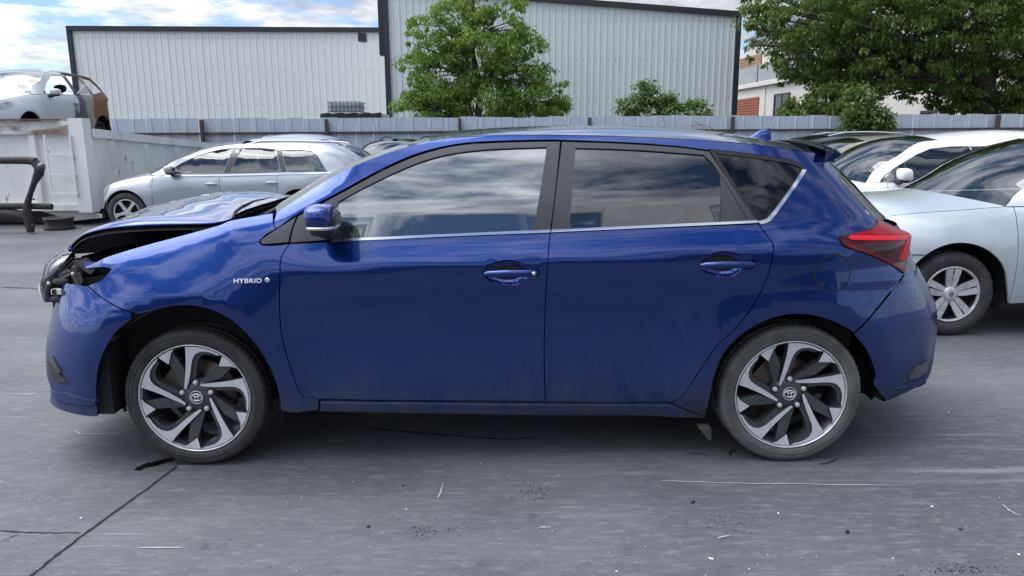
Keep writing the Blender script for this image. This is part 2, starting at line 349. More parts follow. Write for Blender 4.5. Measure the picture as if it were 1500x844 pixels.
def panel(S, name, poly, m, parent, holes=(), gap=.0022, off=0., thick=.012, res=.05, sides=(-1, 1), keep=None, bs=.03):
    """a body panel: the outline (x, z) laid on the flank, edges folded inwards; one object per side"""
    pl = resample(inset(resample(poly, bs), gap) if gap else poly, bs); hl = [resample(inset(resample(h, bs), -gap), bs) for h in holes]
    allv = list(pl); edges = []; n = len(pl); edges += [(i, (i+1) % n) for i in range(n)]; loops = [list(range(n))]
    for h in hl:
        b = len(allv); allv += h; k = len(h); edges += [(b+i, b+(i+1) % k) for i in range(k)]; loops.append([b+i for i in range(k)])
    xs = [p[0] for p in pl]; zs = [p[1] for p in pl]; bnd = np.array([tuple(v) for v in allv]); i0 = 0
    gx = min(xs)+res/2
    while gx < max(xs):
        gz = min(zs)+res/2
        while gz < max(zs):
            if np.min((bnd[:, 0]-gx)**2+(bnd[:, 1]-gz)**2) > (res*.45)**2 and pip(gx, gz, pl) and not any(pip(gx, gz, h) for h in hl): allv.append(Vector((gx, gz)))
            gz += res
        gx += res
    co, eo, fo, ov, oe, of = delaunay_2d_cdt([Vector(v) for v in allv], edges, [], 0, 1e-6)
    tris = []
    for f in fo:
        cx = sum(co[i][0] for i in f)/len(f); cz = sum(co[i][1] for i in f)/len(f)
        if pip(cx, cz, pl) and not any(pip(cx, cz, h) for h in hl): tris.append(tuple(f))
    res_ = []
    base = []; nr = []
    for c in co:
        x, z = c; nn_ = S.nrm(x, z); base.append(Vector((x, S.Y(x, z), z))-nn_*off); nr.append(nn_)
    # orientation: the face normal should point to -y
    ff = []
    for t in tris:
        a, b, c = (base[i] for i in t[:3]); nn_ = (b-a).cross(c-a)
        ff.append(t if nn_.dot(nr[t[0]]) > 0 else t[::-1])
    bv = []
    cnt = {}
    for t in ff:
        for i in range(len(t)):
            e = (t[i], t[(i+1) % len(t)]); cnt[e] = 1
    rim = [e for e in cnt if (e[1], e[0]) not in cnt]
    for si, sgn in enumerate(sides):
        par = parent[si] if isinstance(parent, (list, tuple)) else parent
        fl = lambda v: Vector((v[0], v[1]*(-sgn), v[2]))
        vs = [fl(v) for v in base]; nb = len(vs); fs = [t if sgn < 0 else t[::-1] for t in ff]; nf_ = len(fs)
        if thick:
            idx = {}
            for a, b in rim:
                q = []
                for i in (a, b):
                    if i not in idx:
                        idx[i] = (len(vs), len(vs)+1); vs.append(fl(base[i])); vs.append(fl(base[i]-nr[i]*thick))
                    q.append(idx[i])
                f = (q[0][0], q[0][1], q[1][1], q[1][0]); fs.append(f if sgn < 0 else f[::-1])
        me = bpy.data.meshes.new(name); me.from_pydata([tuple(v) for v in vs], [], fs)
        for q in (m if isinstance(m, (list, tuple)) else [m]): me.materials.append(q)
        me.polygons.foreach_set('use_smooth', [True]*len(fs))
        nl = []
        for p in me.polygons:
            for vi in p.vertices: nl.append(tuple(fl(nr[vi])) if p.index < nf_ else tuple(p.normal))
        me.normals_split_custom_set(nl)
        res_.append(link(name, me, par))
    return res_
def mirror_mesh(me):
    m2 = me.copy(); m2.transform(Matrix.Scale(-1, 4, (0, 1, 0))); m2.flip_normals(); return m2
def both(name, mb, m, parent, mirror=True):
    pp = parent if isinstance(parent, (list, tuple)) else [parent, parent]
    me = mb.mesh(name, m); o = [link(name, me, pp[0])]
    if mirror: o.append(link(name, mirror_mesh(me), pp[1]))
    return o
def topskin(near, crown, bow=0., ny=16, nz_=None, yin=0.):
    """rows across the car between near edge points (x, y<0, z) and their mirrors"""
    rows = []
    for i, p in enumerate(near):
        cw = crown[i] if isinstance(crown, (list, tuple)) else crown; bw = bow[i] if isinstance(bow, (list, tuple)) else bow; r = []
        for k in range(ny+1):
            t = -1+2*k/ny; f = 1-abs(t)**2.0; r.append(Vector((p[0]-bw*f, -p[1]*t, p[2]+cw*f)))
        rows.append(r)
    return rows
def quad_poly(a, b, k):
    return [a+(b-a)*i/k for i in range(k)]
# ============================================================ setting
def ground_mat():
    m = bpy.data.materials.new('worn_asphalt'); m.use_nodes = True; t = m.node_tree; b = t.nodes['Principled BSDF']; L = t.links.new
    tcn = t.nodes.new('ShaderNodeTexCoord')
    def noi(scale, stretch, detail=8, rgh=.6, loc=(0, 0, 0), rot=0):
        mpn = t.nodes.new('ShaderNodeMapping'); mpn.inputs['Scale'].default_value = stretch; mpn.inputs['Location'].default_value = loc; mpn.inputs['Rotation'].default_value = (0, 0, rot); L(tcn.outputs['Object'], mpn.inputs[0])
        n = t.nodes.new('ShaderNodeTexNoise'); n.inputs['Scale'].default_value = scale; n.inputs['Detail'].default_value = detail; n.inputs['Roughness'].default_value = rgh; L(mpn.outputs[0], n.inputs['Vector']); return n.outputs[0]
    def ramp(x, lo, hi, a=0., c=1.):
        r = t.nodes.new('ShaderNodeMapRange'); L(x, r.inputs[0]); r.inputs[1].default_value = lo; r.inputs[2].default_value = hi; r.inputs[3].default_value = a; r.inputs[4].default_value = c; return r.outputs[0]
    def mul(a, c):
        q = t.nodes.new('ShaderNodeMath'); q.operation = 'MULTIPLY'; q.use_clamp = True; L(a, q.inputs[0])
        if isinstance(c, float): q.inputs[1].default_value = c
        else: L(c, q.inputs[1])
        return q.outputs[0]
    def mixc(f, a, c):
        q = t.nodes.new('ShaderNodeMix'); q.data_type = 'RGBA'; L(f, q.inputs['Factor'])
        if isinstance(a, tuple): q.inputs['A'].default_value = (*a, 1)
        else: L(a, q.inputs['A'])
        q.inputs['B'].default_value = (*c, 1); return q.outputs['Result']
    c = mixc(ramp(noi(.55, (1, 1, 1)), .35, .65), (.066, .071, .083), (.112, .119, .132))
    c = mixc(mul(ramp(noi(.8, (.6, 1.5, 1), loc=(3, 7, 0)), .48, .74), .6), c, (.19, .195, .205))         # long pale scrub marks
    c = mixc(mul(mul(ramp(noi(1.6, (.3, 6, 1), loc=(1, 2, 0), rgh=.7), .54, .70), ramp(noi(.9, (1, 1, 1), loc=(11, 4, 0)), .50, .66)), .55), c, (.34, .34, .34))
    c = mixc(mul(ramp(noi(1.1, (1, 1.4, 1), loc=(9, 1, 0)), .56, .72), .6), c, (.078, .078, .080))             # oil-dark patches
    c = mixc(mul(mul(ramp(noi(6, (1, 1, 1), rgh=.75), .58, .70), ramp(noi(1.3, (1, 1, 1), loc=(5, 5, 0)), .5, .6)), .8), c, (.045, .045, .048))
    c = mixc(mul(ramp(noi(22, (.35, 1.6, 1), 6, .85), .50, .72), .5), c, (.30, .30, .298))
    c = mixc(mul(ramp(noi(55, (1, 1, 1), 5, .85, (3, 1, 0)), .52, .70), .5), c, (.085, .085, .087))
    c = mixc(mul(ramp(noi(14, (1, 1.3, 1), 7, .8, (6, 1, 0)), .57, .64), .35), c, (.24, .24, .235))
    c = mixc(ramp(noi(170, (1, 1, 1), 3, .9), .66, .74, 0, .55), c, (.34, .34, .33))                           # grit
    sc1 = mul(ramp(noi(3, (.3, 20, 1), 3, .5, (4, 4, 0), .15), .63, .68), ramp(noi(1.5, (1, 1, 1), loc=(2, 8, 0)), .52, .6))
    c = mixc(mul(sc1, .35), c, (.48, .48, .47))
    sc2 = mul(ramp(noi(4, (.35, 26, 1), 3, .5, (8, 1, 0), -.9), .655, .69), ramp(noi(1.9, (1, 1, 1), loc=(7, 3, 0)), .54, .62))
    c = mixc(mul(sc2, .45), c, (.5, .5, .49))
    L(c, b.inputs['Base Color']); b.inputs['Specular IOR Level'].default_value = .45
    L(ramp(noi(1.2, (1, 1, 1)), .3, .7, .50, .68), b.inputs['Roughness'])
    bp = t.nodes.new('ShaderNodeBump'); bp.inputs['Strength'].default_value = .25; bp.inputs['Distance'].default_value = .006; L(noi(60, (1, 1, 1), 8, .75), bp.inputs['Height'])
    b2 = t.nodes.new('ShaderNodeBump'); b2.inputs['Strength'].default_value = .25; b2.inputs['Distance'].default_value = .03; L(noi(2.5, (1, 1, 1), 4), b2.inputs['Height']); L(b2.outputs[0], bp.inputs['Normal']); L(bp.outputs[0], b.inputs['Normal'])
    return m
M_GROUND = ground_mat()
mb = MB(); mb.add([(-3000, -3000, 0), (3000, -3000, 0), (3000, 3000, 0), (-3000, 3000, 0)], [(0, 1, 2, 3)]); tag(mb.build('ground', M_GROUND), kind='structure')
M_CRACK = mat('crack_dark', (.016, .016, .018), .9); M_OIL = mat('wet_oil', (.008, .008, .008), .12, spec=.6); M_SCUFF = mat('white_scuff', (.42, .42, .41), .8); M_TAR = mat('dark_stain', (.04, .038, .037), .7)
def ribbon(name, pts, wd, m, z=.003, jit=.35, seed=1, k=6, kind='structure'):
    rn = random.Random(seed); g = [PG(x, y) for x, y in pts]; g2 = []
    for i in range(len(g)-1):
        for j in range(k): p = g[i].lerp(g[i+1], j/k); g2.append(p+Vector((rn.uniform(-1, 1), rn.uniform(-1, 1), 0))*wd*jit)
    g2.append(g[-1]); L_ = []; R_ = []
    for i, p in enumerate(g2):
        t = (g2[min(i+1, len(g2)-1)]-g2[max(i-1, 0)]).normalized(); nn_ = Vector((-t.y, t.x, 0)); ww = wd*rn.uniform(.55, 1.2)*(.15 if i in (0, len(g2)-1) else 1)/2
        L_.append(p+nn_*ww+Vector((0, 0, z))); R_.append(p-nn_*ww+Vector((0, 0, z)))
    mb = MB(); mb.loft([L_, R_], False); return tag(mb.build(name, m), kind=kind)
ribbon('slab_joint', [(266, 678), (200, 728), (120, 785), (45, 844), (10, 872)], .012, M_CRACK, seed=2, k=10)
ribbon('ground_crack', [(0, 778), (45, 781), (120, 782)], .007, M_CRACK, seed=3, k=8); ribbon('ground_crack', [(0, 793), (30, 783)], .004, M_CRACK, seed=4)
ribbon('ground_crack', [(540, 628), (600, 634), (660, 639), (740, 644), (790, 642)], .014, M_CRACK, seed=5, k=9)
ribbon('ground_crack', [(1005, 664), (1040, 668)], .008, M_CRACK, seed=6); ribbon('ground_crack', [(1068, 668), (1074, 660), (1078, 664)], .016, M_CRACK, seed=7); ribbon('ground_crack', [(1200, 681), (1216, 678), (1228, 673)], .010, M_CRACK, seed=8)
ribbon('ground_crack', [(0, 421), (60, 423)], .03, M_CRACK, seed=9)
def patch(name, px, py, rx_, ry_, m, seed, z=.004, irr=.4, n=26, kind='structure'):
    rn = random.Random(seed); c = PG(px, py); vs = [c+Vector((rx_*cos(a)*(1+rn.uniform(-irr, irr)), ry_*sin(a)*(1+rn.uniform(-irr, irr)), z)) for a in [2*pi*i/n for i in range(n)]]
    mb = MB(); mb.add(vs, [tuple(range(n))]); return tag(mb.build(name, m), kind=kind)
ribbon('oil_trickle', [(197, 690), (215, 683), (233, 679), (248, 675), (262, 668)], .045, M_OIL, z=.005, seed=11, jit=.15, k=5)
def debris(name, spots, m, smin, smax, seed, h=.004, kind='stuff'):
    rn = random.Random(seed); mb = MB()
    for (x, y) in spots:
        c = PG(x, y); r = rn.uniform(smin, smax); k = rn.randint(4, 6); a0 = rn.random()*6; vs = [c+Vector((r*cos(a0+2*pi*i/k)*rn.uniform(.5, 1.2), r*sin(a0+2*pi*i/k)*rn.uniform(.5, 1.2), .001)) for i in range(k)]
        vs.append(c+Vector((0, 0, h*rn.uniform(.6, 1.6)))); mb.add(vs, [(i, (i+1) % k, k) for i in range(k)])
    return tag(mb.build(name, m), kind=kind)
rn = random.Random(5)
debris('white_grit', [(rn.uniform(0, 1500), 600+244*rn.random()**.8) for _ in range(80)], M_WHITEPL, .0010, .0028, 1)
debris('white_chips', [(1040, 844-26), (1043, 819), (1308, 818), (1390, 604), (1365, 742), (903, 837), (118, 759), (595, 746), (1140, 752), (1492, 812)], M_WHITEPL, .003, .007, 2, .002)
debris('dark_crumbs', [(rn.gauss(622, 14), rn.gauss(779, 5)) for _ in range(60)]+[(rn.gauss(1075, 32), rn.gauss(765, 14)) for _ in range(80)]+[(rn.gauss(1410, 40), rn.gauss(835, 5)) for _ in range(120)]+[(rn.gauss(780, 18), rn.gauss(720, 9)) for _ in range(100)]+[(rn.uniform(0, 1500), rn.uniform(620, 844)) for _ in range(120)], M_CRACK, .0015, .0045, 3, .002)
debris('dark_stones', [(1017, 735), (1015, 737), (1241, 780), (1407, 776), (540, 772), (590, 712)], M_CRACK, .008, .014, 4, .008)
for i, pp in enumerate([[(110, 631), (116, 636), (150, 637), (178, 636)], [(788, 775), (800, 771)], [(790, 774), (808, 773)], [(1468, 740), (1480, 750), (1496, 757)], [(640, 732), (650, 708)], [(1050, 790), (1070, 785)], [(200, 804), (270, 803)], [(960, 705), (1100, 709), (1330, 712)]]):
    ribbon('scuff_mark', pp, .006 if i < 8 else .004, M_SCUFF, seed=30+i, jit=.6)

# ---- corrugated halls
M_CLAD = mat('pale_steel_cladding', (.76, .765, .735), .42, .05, noise=[(1.2, .25, (.68, .69, .66), (1, 1, .25)), (3, .25, (.70, .70, .66), (1, 1, .1), (.5, .75))], bump=(3, .05, S1))
M_CLAD2 = mat('pale_blue_cladding', (.66, .69, .685), .42, .05, noise=[(1.2, .25, (.61, .64, .64), (1, 1, .25))], bump=(3, .05, S1))
M_TRIM = mat('anthracite_trim', (.022, .024, .028), .5)
M_ROOFSHEET = mat('grey_roof_sheet', (.3, .31, .32), .5)
def clad_sheet(wd, h0, h1, depth=.022, rib=.30):
    """one ribbed sheet: broad pan and raised rib; h0, h1 heights at its left and right edge"""
    pr = [(0, 0), (wd*(1-rib)*.92, 0), (wd*(1-rib), -depth), (wd*.94, -depth), (wd, 0)]
    mb = MB(); n = len(pr); vs = [(x, y, 0) for x, y in pr]+[(x, y, h0+(h1-h0)*x/wd) for x, y in pr]
    mb.add(vs, [(i, i+1, n+i+1, n+i) for i in range(n-1)]); return mb
def hall(label, x0, y0, x1, y1, depth, zt0, zt1, ns, m, name='warehouse', trim_l=True, trim_r=True, splits=()):
    """metal hall whose ribbed front runs from (x0,y0) to (x1,y1)"""
    a = Vector((x0, y0, 0)); b = Vector((x1, y1, 0)); L_ = (b-a).length; rz = atan2(y1-y0, x1-x0); o = empty(name, a, rz, label, 'warehouse')
    wd = L_/ns; same = abs(zt0-zt1) < 1e-6; me = clad_sheet(wd, zt0, zt0).mesh('cladding_sheet', m) if same else None
    rn_ = random.Random(ns)
    for i in range(ns):
        if not same: me = clad_sheet(wd, zt0+(zt1-zt0)*i/ns, zt0+(zt1-zt0)*(i+1)/ns).mesh('cladding_sheet', m)
        link('cladding_sheet', me, o, (i*wd, rn_.uniform(-.003, .003), 0))
    mb = MB(); mb.add([(0, .06, 0), (L_, .06, 0), (L_, .06, zt1-.02), (0, .06, zt0-.02), (0, depth, 0), (L_, depth, 0), (L_, depth, zt1-.02), (0, depth, zt0-.02)], [(0, 1, 2, 3), (5, 4, 7, 6), (4, 0, 3, 7), (1, 5, 6, 2)]); mb.build('wall', m, o)
    mb = MB(); mb.add([(-.1, -.1, zt0+.02), (L_+.1, -.1, zt1+.02), (L_+.1, depth, zt1+.02), (-.1, depth, zt0+.02)], [(0, 1, 2, 3)]); mb.build('roof', M_ROOFSHEET, o)
    mb = MB()
    for i in range(ns):
        for zz in (1.6, 2.9, 4.2, 5.5, 6.8):
            if zz < (zt0+(zt1-zt0)*i/ns)-.3: x = (i+.35)*wd; mb.box(x-.014, -.012, zz-.014, x+.014, .004, zz+.014)
    tag(mb.build('fixing_screws', M_ROOFSHEET, o), kind='stuff')
    mb = MB(); mb.add([(-.12, -.14, zt0-.10), (L_+.12, -.14, zt1-.10), (L_+.12, -.14, zt1+.08), (-.12, -.14, zt0+.08), (-.12, .2, zt0-.10), (L_+.12, .2, zt1-.10), (L_+.12, .2, zt1+.08), (-.12, .2, zt0+.08)], [(0, 1, 2, 3), (3, 2, 6, 7), (0, 4, 5, 1), (4, 0, 3, 7), (1, 5, 6, 2)]); mb.build('eaves_trim', M_TRIM, o)
    if trim_l: mb = MB(); mb.box(-.14, -.10, 0, .04, .3, zt0-.1); mb.build('corner_trim', M_TRIM, o)
    if trim_r: mb = MB(); mb.box(L_-.04, -.10, 0, L_+.14, .3, zt1-.1); mb.build('corner_trim', M_TRIM, o)
    return o
HY = 31.0
a = P(103.5, 41.5, HY); b = P(562, 44, HY+.6)
hall('long low warehouse with pale ribbed cladding behind the fence, left of the taller hall', a.x, HY, b.x, HY+.6, 22, a.z, b.z, 46, M_CLAD, trim_r=False)
GY = 27.5; a = P(566, -8, GY); c = P(1080, 21, GY); zl = a.z+ (a.z-c.z)*.0
zL = CAM_H+0; zL = P(750, -3.5, GY).z; sl_ = (c.z-P(800, -1, GY).z)/(c.x-P(800, -1, GY).x); zleft = c.z+sl_*(a.x-c.x)
gh = hall('tall pale warehouse with a sloping dark roof edge behind the bushy tree', a.x, GY, c.x, GY, 20, zleft, c.z, 54, M_CLAD2)
mb = MB(); q = a.x
def lx(px, py, y): p = P(px, py, y); return (p.x-a.x, y-GY, p.z)
mb.box(-.36, .2, P(560, 80, GY).z, -.14, .6, zleft+.1); mb.build('gutter_end', M_TRIM, gh)
mb = MB(); mb.box(-1.0, -.35, P(555, 62, GY).z, -.75, .05, P(555, 50, GY).z); mb.build('floodlight', M_TRIM, gh)
# ---- steel fence: sheet panels, posts and rail
M_FENCE = mat('galvanised_fence_sheet', (.48, .53, .60), .5, .25, noise=[(1.6, .8, (.34, .39, .465), (1, 1, .5), (.35, .65)), (9, .7, (.56, .60, .66), (1, 1, .12), (.45, .7)), (26, .45, (.27, .31, .37), (1, 1, .15), (.55, .75))], bump=(5, .12, (1, 1, .3)))
M_FPOST = mat('dark_fence_steel', (.045, .042, .042), .6, noise=(6, .6, (.09, .065, .05), (1, 1, .3)))
FY = 20.0
fz = lambda px: P(px, 171, FY).z
fx0 = -34.; fx1 = 30.; fen = empty('yard_fence', (fx0, FY, 0), label='long galvanised sheet fence with dark posts and rail, closing off the back of the yard', cat='fence')
sw = .46; n = int((fx1-fx0)/sw); top = P(750, 171.5, FY).z
mb = MB(); mb.loft([[Vector((x, y, z)) for x, y in ((.004, 0), (.10, 0), (.115, -.016), (.135, -.016), (.15, 0), (sw-.03, 0), (sw-.004, -.008))] for z in (.06, top)][::-1], False); fm = mb.mesh('fence_sheet', M_FENCE)
rn = random.Random(4)
for i in range(n): link('fence_sheet', fm, fen, (i*sw, rn.uniform(-.01, .01), rn.uniform(-.025, .02)), (0, 0, rn.uniform(-.012, .012)))
for px in (-400, -210, -20, 110, 295, 478, 673.5, 864, 1073.5, 1268, 1462, 1650, 1840):
    x = P(px, 180, FY-.1).x-fx0; mb = MB(); mb.box(-.04, -.14, 0, .04, -.04, top-.03); mb.build('fence_post', M_FPOST, fen, (x, 0, 0))
for zz in (P(750, 193, FY).z, .45):
    mb = MB(); mb.box(0, -.045-.03, zz-.028, fx1-fx0, -.018, zz+.028); mb.build('fence_rail', M_FPOST, fen)
# ---- trees
M_BARK = mat('bark', (.055, .045, .035), .9, noise=(8, .6, (.10, .085, .07), (1, 1, .3)), bump=(20, .6, (1, 1, .3)))
def leafmat(name, c1, c2, c3):
    m = mat(name, c1, .5, noise=[(1.3, .9, c2, S1, (.38, .6)), (7, .6, c3, S1, (.5, .68))], spec=.4)
    t = m.node_tree; b = t.nodes['Principled BSDF']; o = t.nodes['Material Output']; tr = t.nodes.new('ShaderNodeBsdfTranslucent'); mx_ = t.nodes.new('ShaderNodeMixShader'); mx_.inputs[0].default_value = .34
    src = b.inputs['Base Color'].links[0].from_socket; g = t.nodes.new('ShaderNodeVectorMath'); g.operation = 'SCALE'; g.inputs['Scale'].default_value = 1.9; t.links.new(src, g.inputs[0]); t.links.new(g.outputs[0], tr.inputs[0])
    t.links.new(b.outputs[0], mx_.inputs[1]); t.links.new(tr.outputs[0], mx_.inputs[2]); t.links.new(mx_.outputs[0], o.inputs[0]); return m
M_LEAF = leafmat('cherry_leaf', (.095, .175, .024), (.155, .24, .038), (.20, .21, .05)); M_LEAF2 = leafmat('deep_green_leaf', (.060, .115, .018), (.115, .175, .030), (.17, .205, .045)); M_LEAF3 = leafmat('light_green_leaf', (.11, .17, .04), (.07, .12, .026), (.17, .24, .06))
def leaves(name, clumps, per, size, m, parent, seed, droop=.6, flat=.35):
    """clumps: (centre, radius) ; each leaf is a folded, pointed blade"""
    r = np.random.default_rng(seed); n = sum(int(per*c[2]) if len(c) > 2 else per for c in clumps)
    P0 = np.zeros((n, 3)); i = 0
    for c in clumps:
        k = int(per*c[2]) if len(c) > 2 else per; q = r.normal(size=(k, 3)); q /= np.linalg.norm(q, axis=1)[:, None]; q *= (r.random(k)**.45)[:, None]*c[1]; q[:, 2] *= .62
        q[:, 2] -= .25*np.abs(q[:, 0]**2+q[:, 1]**2)/max(c[1], .01)
        P0[i:i+k] = np.array(c[0])+q; i += k
    az_ = r.random(n)*2*pi; tilt = -droop+r.normal(size=n)*.45
    d = np.stack([np.cos(az_)*np.cos(tilt), np.sin(az_)*np.cos(tilt), np.sin(tilt)], 1); up = np.array([0, 0, 1.])+r.normal(size=(n, 3))*.5; sd_ = np.cross(d, up); sd_ /= np.linalg.norm(sd_, axis=1)[:, None]; nn_ = np.cross(sd_, d)
    s_ = size*(.45+1.0*r.random(n))[:, None]
    v = np.stack([P0, P0+d*s_*.45+sd_*s_*.24+nn_*s_*.05, P0+d*s_-nn_*s_*.12, P0+d*s_*.45-sd_*s_*.24+nn_*s_*.05], 1).reshape(-1, 3)
    me = bpy.data.meshes.new(name); me.vertices.add(4*n); me.vertices.foreach_set('co', v.ravel()); me.loops.add(6*n); me.polygons.add(2*n)
    b = np.arange(n)[:, None]*4; li = (b+np.array([0, 1, 2, 0, 2, 3])).ravel(); me.loops.foreach_set('vertex_index', li.astype(np.int32)); me.polygons.foreach_set('loop_start', np.arange(2*n, dtype=np.int32)*3)
    me.update(calc_edges=True); me.materials.append(m); return link(name, me, parent)
def limbs(parent, trunk, r0, tips, seed, name='trunk'):
    """tapered trunk through the points and a limb to each tip"""
    rn_ = random.Random(seed); mb = MB(); k = len(trunk); mb.tube(trunk, [r0*(1-.75*i/(k-1)) for i in range(k)], 10)
    for c in tips:
        c = Vector(c[0]); j = min(range(k), key=lambda i: abs(trunk[i][2]-(c.z-.35*(c-Vector(trunk[i])).length))); s_ = Vector(trunk[j]); mid = s_.lerp(c, .5)+Vector((rn_.uniform(-.15, .15), rn_.uniform(-.15, .15), .12*(c-s_).length))
        rr = r0*(1-.75*j/(k-1))*.45; rr = min(rr, .010+.013*(c-s_).length); mb.tube([s_, s_.lerp(mid, .5)+Vector((0, 0, .05)), mid, mid.lerp(c, .6), c], [rr, rr*.8, rr*.6, rr*.4, rr*.2], 6)
    return mb.build(name, M_BARK, parent)
def tree(label, name, base, trunk, r0, blobs, per, size, m, seed, droop=.8, cat='tree', nclump=60, group=None):
    """blobs: (x, y, z, rx, ry, rz, density) volumes in which leafy twig ends are scattered"""
    o = empty(name, base, label=label, cat=cat, group=group); base = Vector(base); rn_ = random.Random(seed); cl = []
    tot = sum((b[3]*b[4]*b[5])**.66*b[6] for b in blobs)
    for b in blobs:
        k = max(3, int(nclump*(b[3]*b[4]*b[5])**.66*b[6]/tot))
        for _ in range(k):
            while True:
                q = Vector((rn_.uniform(-1, 1), rn_.uniform(-1, 1), rn_.uniform(-1, 1)))
                if q.length < 1 and rn_.random() < .25+.75*q.length: break
            cl.append((Vector((b[0]+q.x*b[3], b[1]+q.y*b[4], b[2]+q.z*b[5]))-base, rn_.uniform(.7, 1.35)*(.12+.11*min(b[3], b[5])**.5*2), rn_.uniform(.6, 1.3)))
    for b in blobs:                             # sprigs that break the outline
        for _ in range(int(nclump*.045*b[6])):
            q = Vector((rn_.gauss(0, 1), rn_.gauss(0, 1), rn_.gauss(0, 1))).normalized()*rn_.uniform(1.0, 1.22)
            cl.append((Vector((b[0]+q.x*b[3], b[1]+q.y*b[4], b[2]+q.z*b[5]))-base, rn_.uniform(.07, .16), rn_.uniform(.15, .4)))
    limbs(o, [Vector(t)-base for t in trunk], r0, cl[::max(3, nclump//60)], seed)
    leaves('crown', cl, per, size, m, o, seed, droop); return o
def B(px, py, y, rxp, rzp, ry, dens=1.0):       # blob from photo position and pixel radii
    p = P(px, py, y); k = y/FPX; return (p.x, y, p.z, rxp*k, ry, rzp*k, dens)
TY = 23.5; t0 = P(700, 170, TY); t1 = P(690, 60, TY)
tree('bushy green tree with drooping leaves in front of the tall hall', 'cherry_tree', (t0.x, TY, 0), [(t0.x, TY, 0), (t0.x-.05, TY, 1.6), (t0.x+.1, TY, 3.0), (t1.x, TY, 4.2), (t1.x+.1, TY, 5.6)], .16,
     [B(620, 60, TY, 22, 38, .8, .8), B(612, 100, TY, 26, 25, .8, .7), B(650, 110, TY, 45, 50, 1.2), B(660, 40, TY, 35, 35, .9), B(690, 20, TY, 28, 30, .8), B(700, 70, TY, 45, 50, 1.3), B(740, 40, TY, 28, 32, .8), B(757, 15, TY, 13, 22, .5, .8), B(750, 90, TY, 40, 40, 1.1), B(770, 60, TY, 22, 22, .7, .7), B(795, 120, TY, 32, 26, .9, .9), B(805, 152, TY, 24, 18, .8), B(600, 148, TY, 22, 14, .7, .8), B(640, 155, TY, 50, 25, 1.2), B(710, 145, TY, 55, 35, 1.4, 1.1), B(780, 150, TY, 35, 24, 1.1), B(690, 180, TY, 100, 18, 1.2, .8)], 100, .115, M_LEAF, 11, nclump=330)
TY2 = 22.5; q0 = P(1440, 200, TY2); q1 = P(1435, 90, TY2); q2_ = P(1300, 30, TY2); zt = P(1380, -120, TY2)
tree('huge spreading dark green tree with thick ivy-clad trunk at the right', 'broadleaf_tree', (q0.x, TY2, 0), [(q0.x, TY2, 0), (q0.x, TY2, 2.2), (q1.x, TY2, 4), (q1.x-.2, TY2, 5.6), (zt.x, TY2, 8)], .42,
     [B(1120, 15, TY2, 28, 26, 1.2, .7), B(1145, 60, TY2, 38, 32, 1.2, .8), B(1185, 25, TY2, 55, 45, 1.8), B(1180, 95, TY2, 38, 26, 1.0, .7), B(1225, 75, TY2, 60, 45, 1.8), B(1230, 125, TY2, 36, 32, 1.1, .8), B(1290, 50, TY2, 75, 60, 2.2, 1.1), B(1290, 110, TY2, 55, 30, 1.4, 1.0), B(1360, 100, TY2, 50, 42, 1.6, 1.1), B(1380, 30, TY2, 90, 70, 2.4, 1.1), B(1470, 20, TY2, 80, 80, 2.4), B(1560, 60, TY2, 90, 100, 2.4), B(1250, -40, TY2, 130, 60, 2.4), B(1400, -80, TY2, 150, 90, 3.0), B(1410, 140, TY2, 35, 24, .9, .8), B(1460, 130, TY2, 36, 55, 1.2, 1.4), B(1490, 150, TY2, 40, 30, 1.2, 1.2), B(1400, 150, TY2, 20, 14, .6, .7)], 105, .128, M_LEAF2, 12, nclump=800)
tree('low dark shrub growing behind the fence below the spreading tree', 'shrub', (P(1190, 170, 21.3).x, 21.3, 0), [(P(1200, 170, 21.3).x, 21.3, 0), (P(1200, 170, 21.3).x, 21.3, 2.1)], .06, [B(1165, 158, 21.3, 22, 12, .5, 1), B(1215, 148, 21.3, 30, 24, .6, 1), B(1250, 155, 21.3, 25, 18, .6, 1), B(1205, 180, 21.3, 70, 20, .6, 1)], 66, .12, M_LEAF2, 13, cat='shrub', nclump=110)
SY = 19.55; tree('leafy sapling growing through the fence beside the white hatchback', 'sapling', (P(1262, 205, SY).x, SY, 0), [(P(1262, 205, SY).x, SY, 0), (P(1262, 205, SY).x, SY, 1.4), (P(1266, 150, SY).x, SY, 2.5)], .05, [B(1262, 145, SY, 20, 18, .3), B(1268, 170, SY, 30, 20, .35, 1.2), B(1255, 195, SY, 24, 14, .3, 1.2), B(1285, 190, SY, 16, 16, .3), B(1245, 165, SY, 12, 8, .2, .8), B(1262, 230, SY, 25, 22, .3, 1.1)], 60, .12, M_LEAF3, 14, .3, 'sapling', nclump=110)
BY = 21.6; tree('light green bush with pointed shoots in front of the tall hall', 'bush', (P(950, 170, BY).x, BY, 0), [(P(950, 170, BY).x, BY, 0), (P(948, 150, BY).x, BY, 2.4)], .05, [B(945, 140, BY, 20, 20, .4, .9), B(922, 155, BY, 14, 12, .3, .8), B(968, 158, BY, 22, 12, .4, 1), B(988, 146, BY, 13, 12, .3, .8), B(1015, 160, BY, 24, 12, .4, 1), B(948, 128, BY, 8, 8, .2, .6), B(960, 185, BY, 60, 18, .4, .8)], 54, .13, M_LEAF3, 15, .5, 'bush', nclump=80)
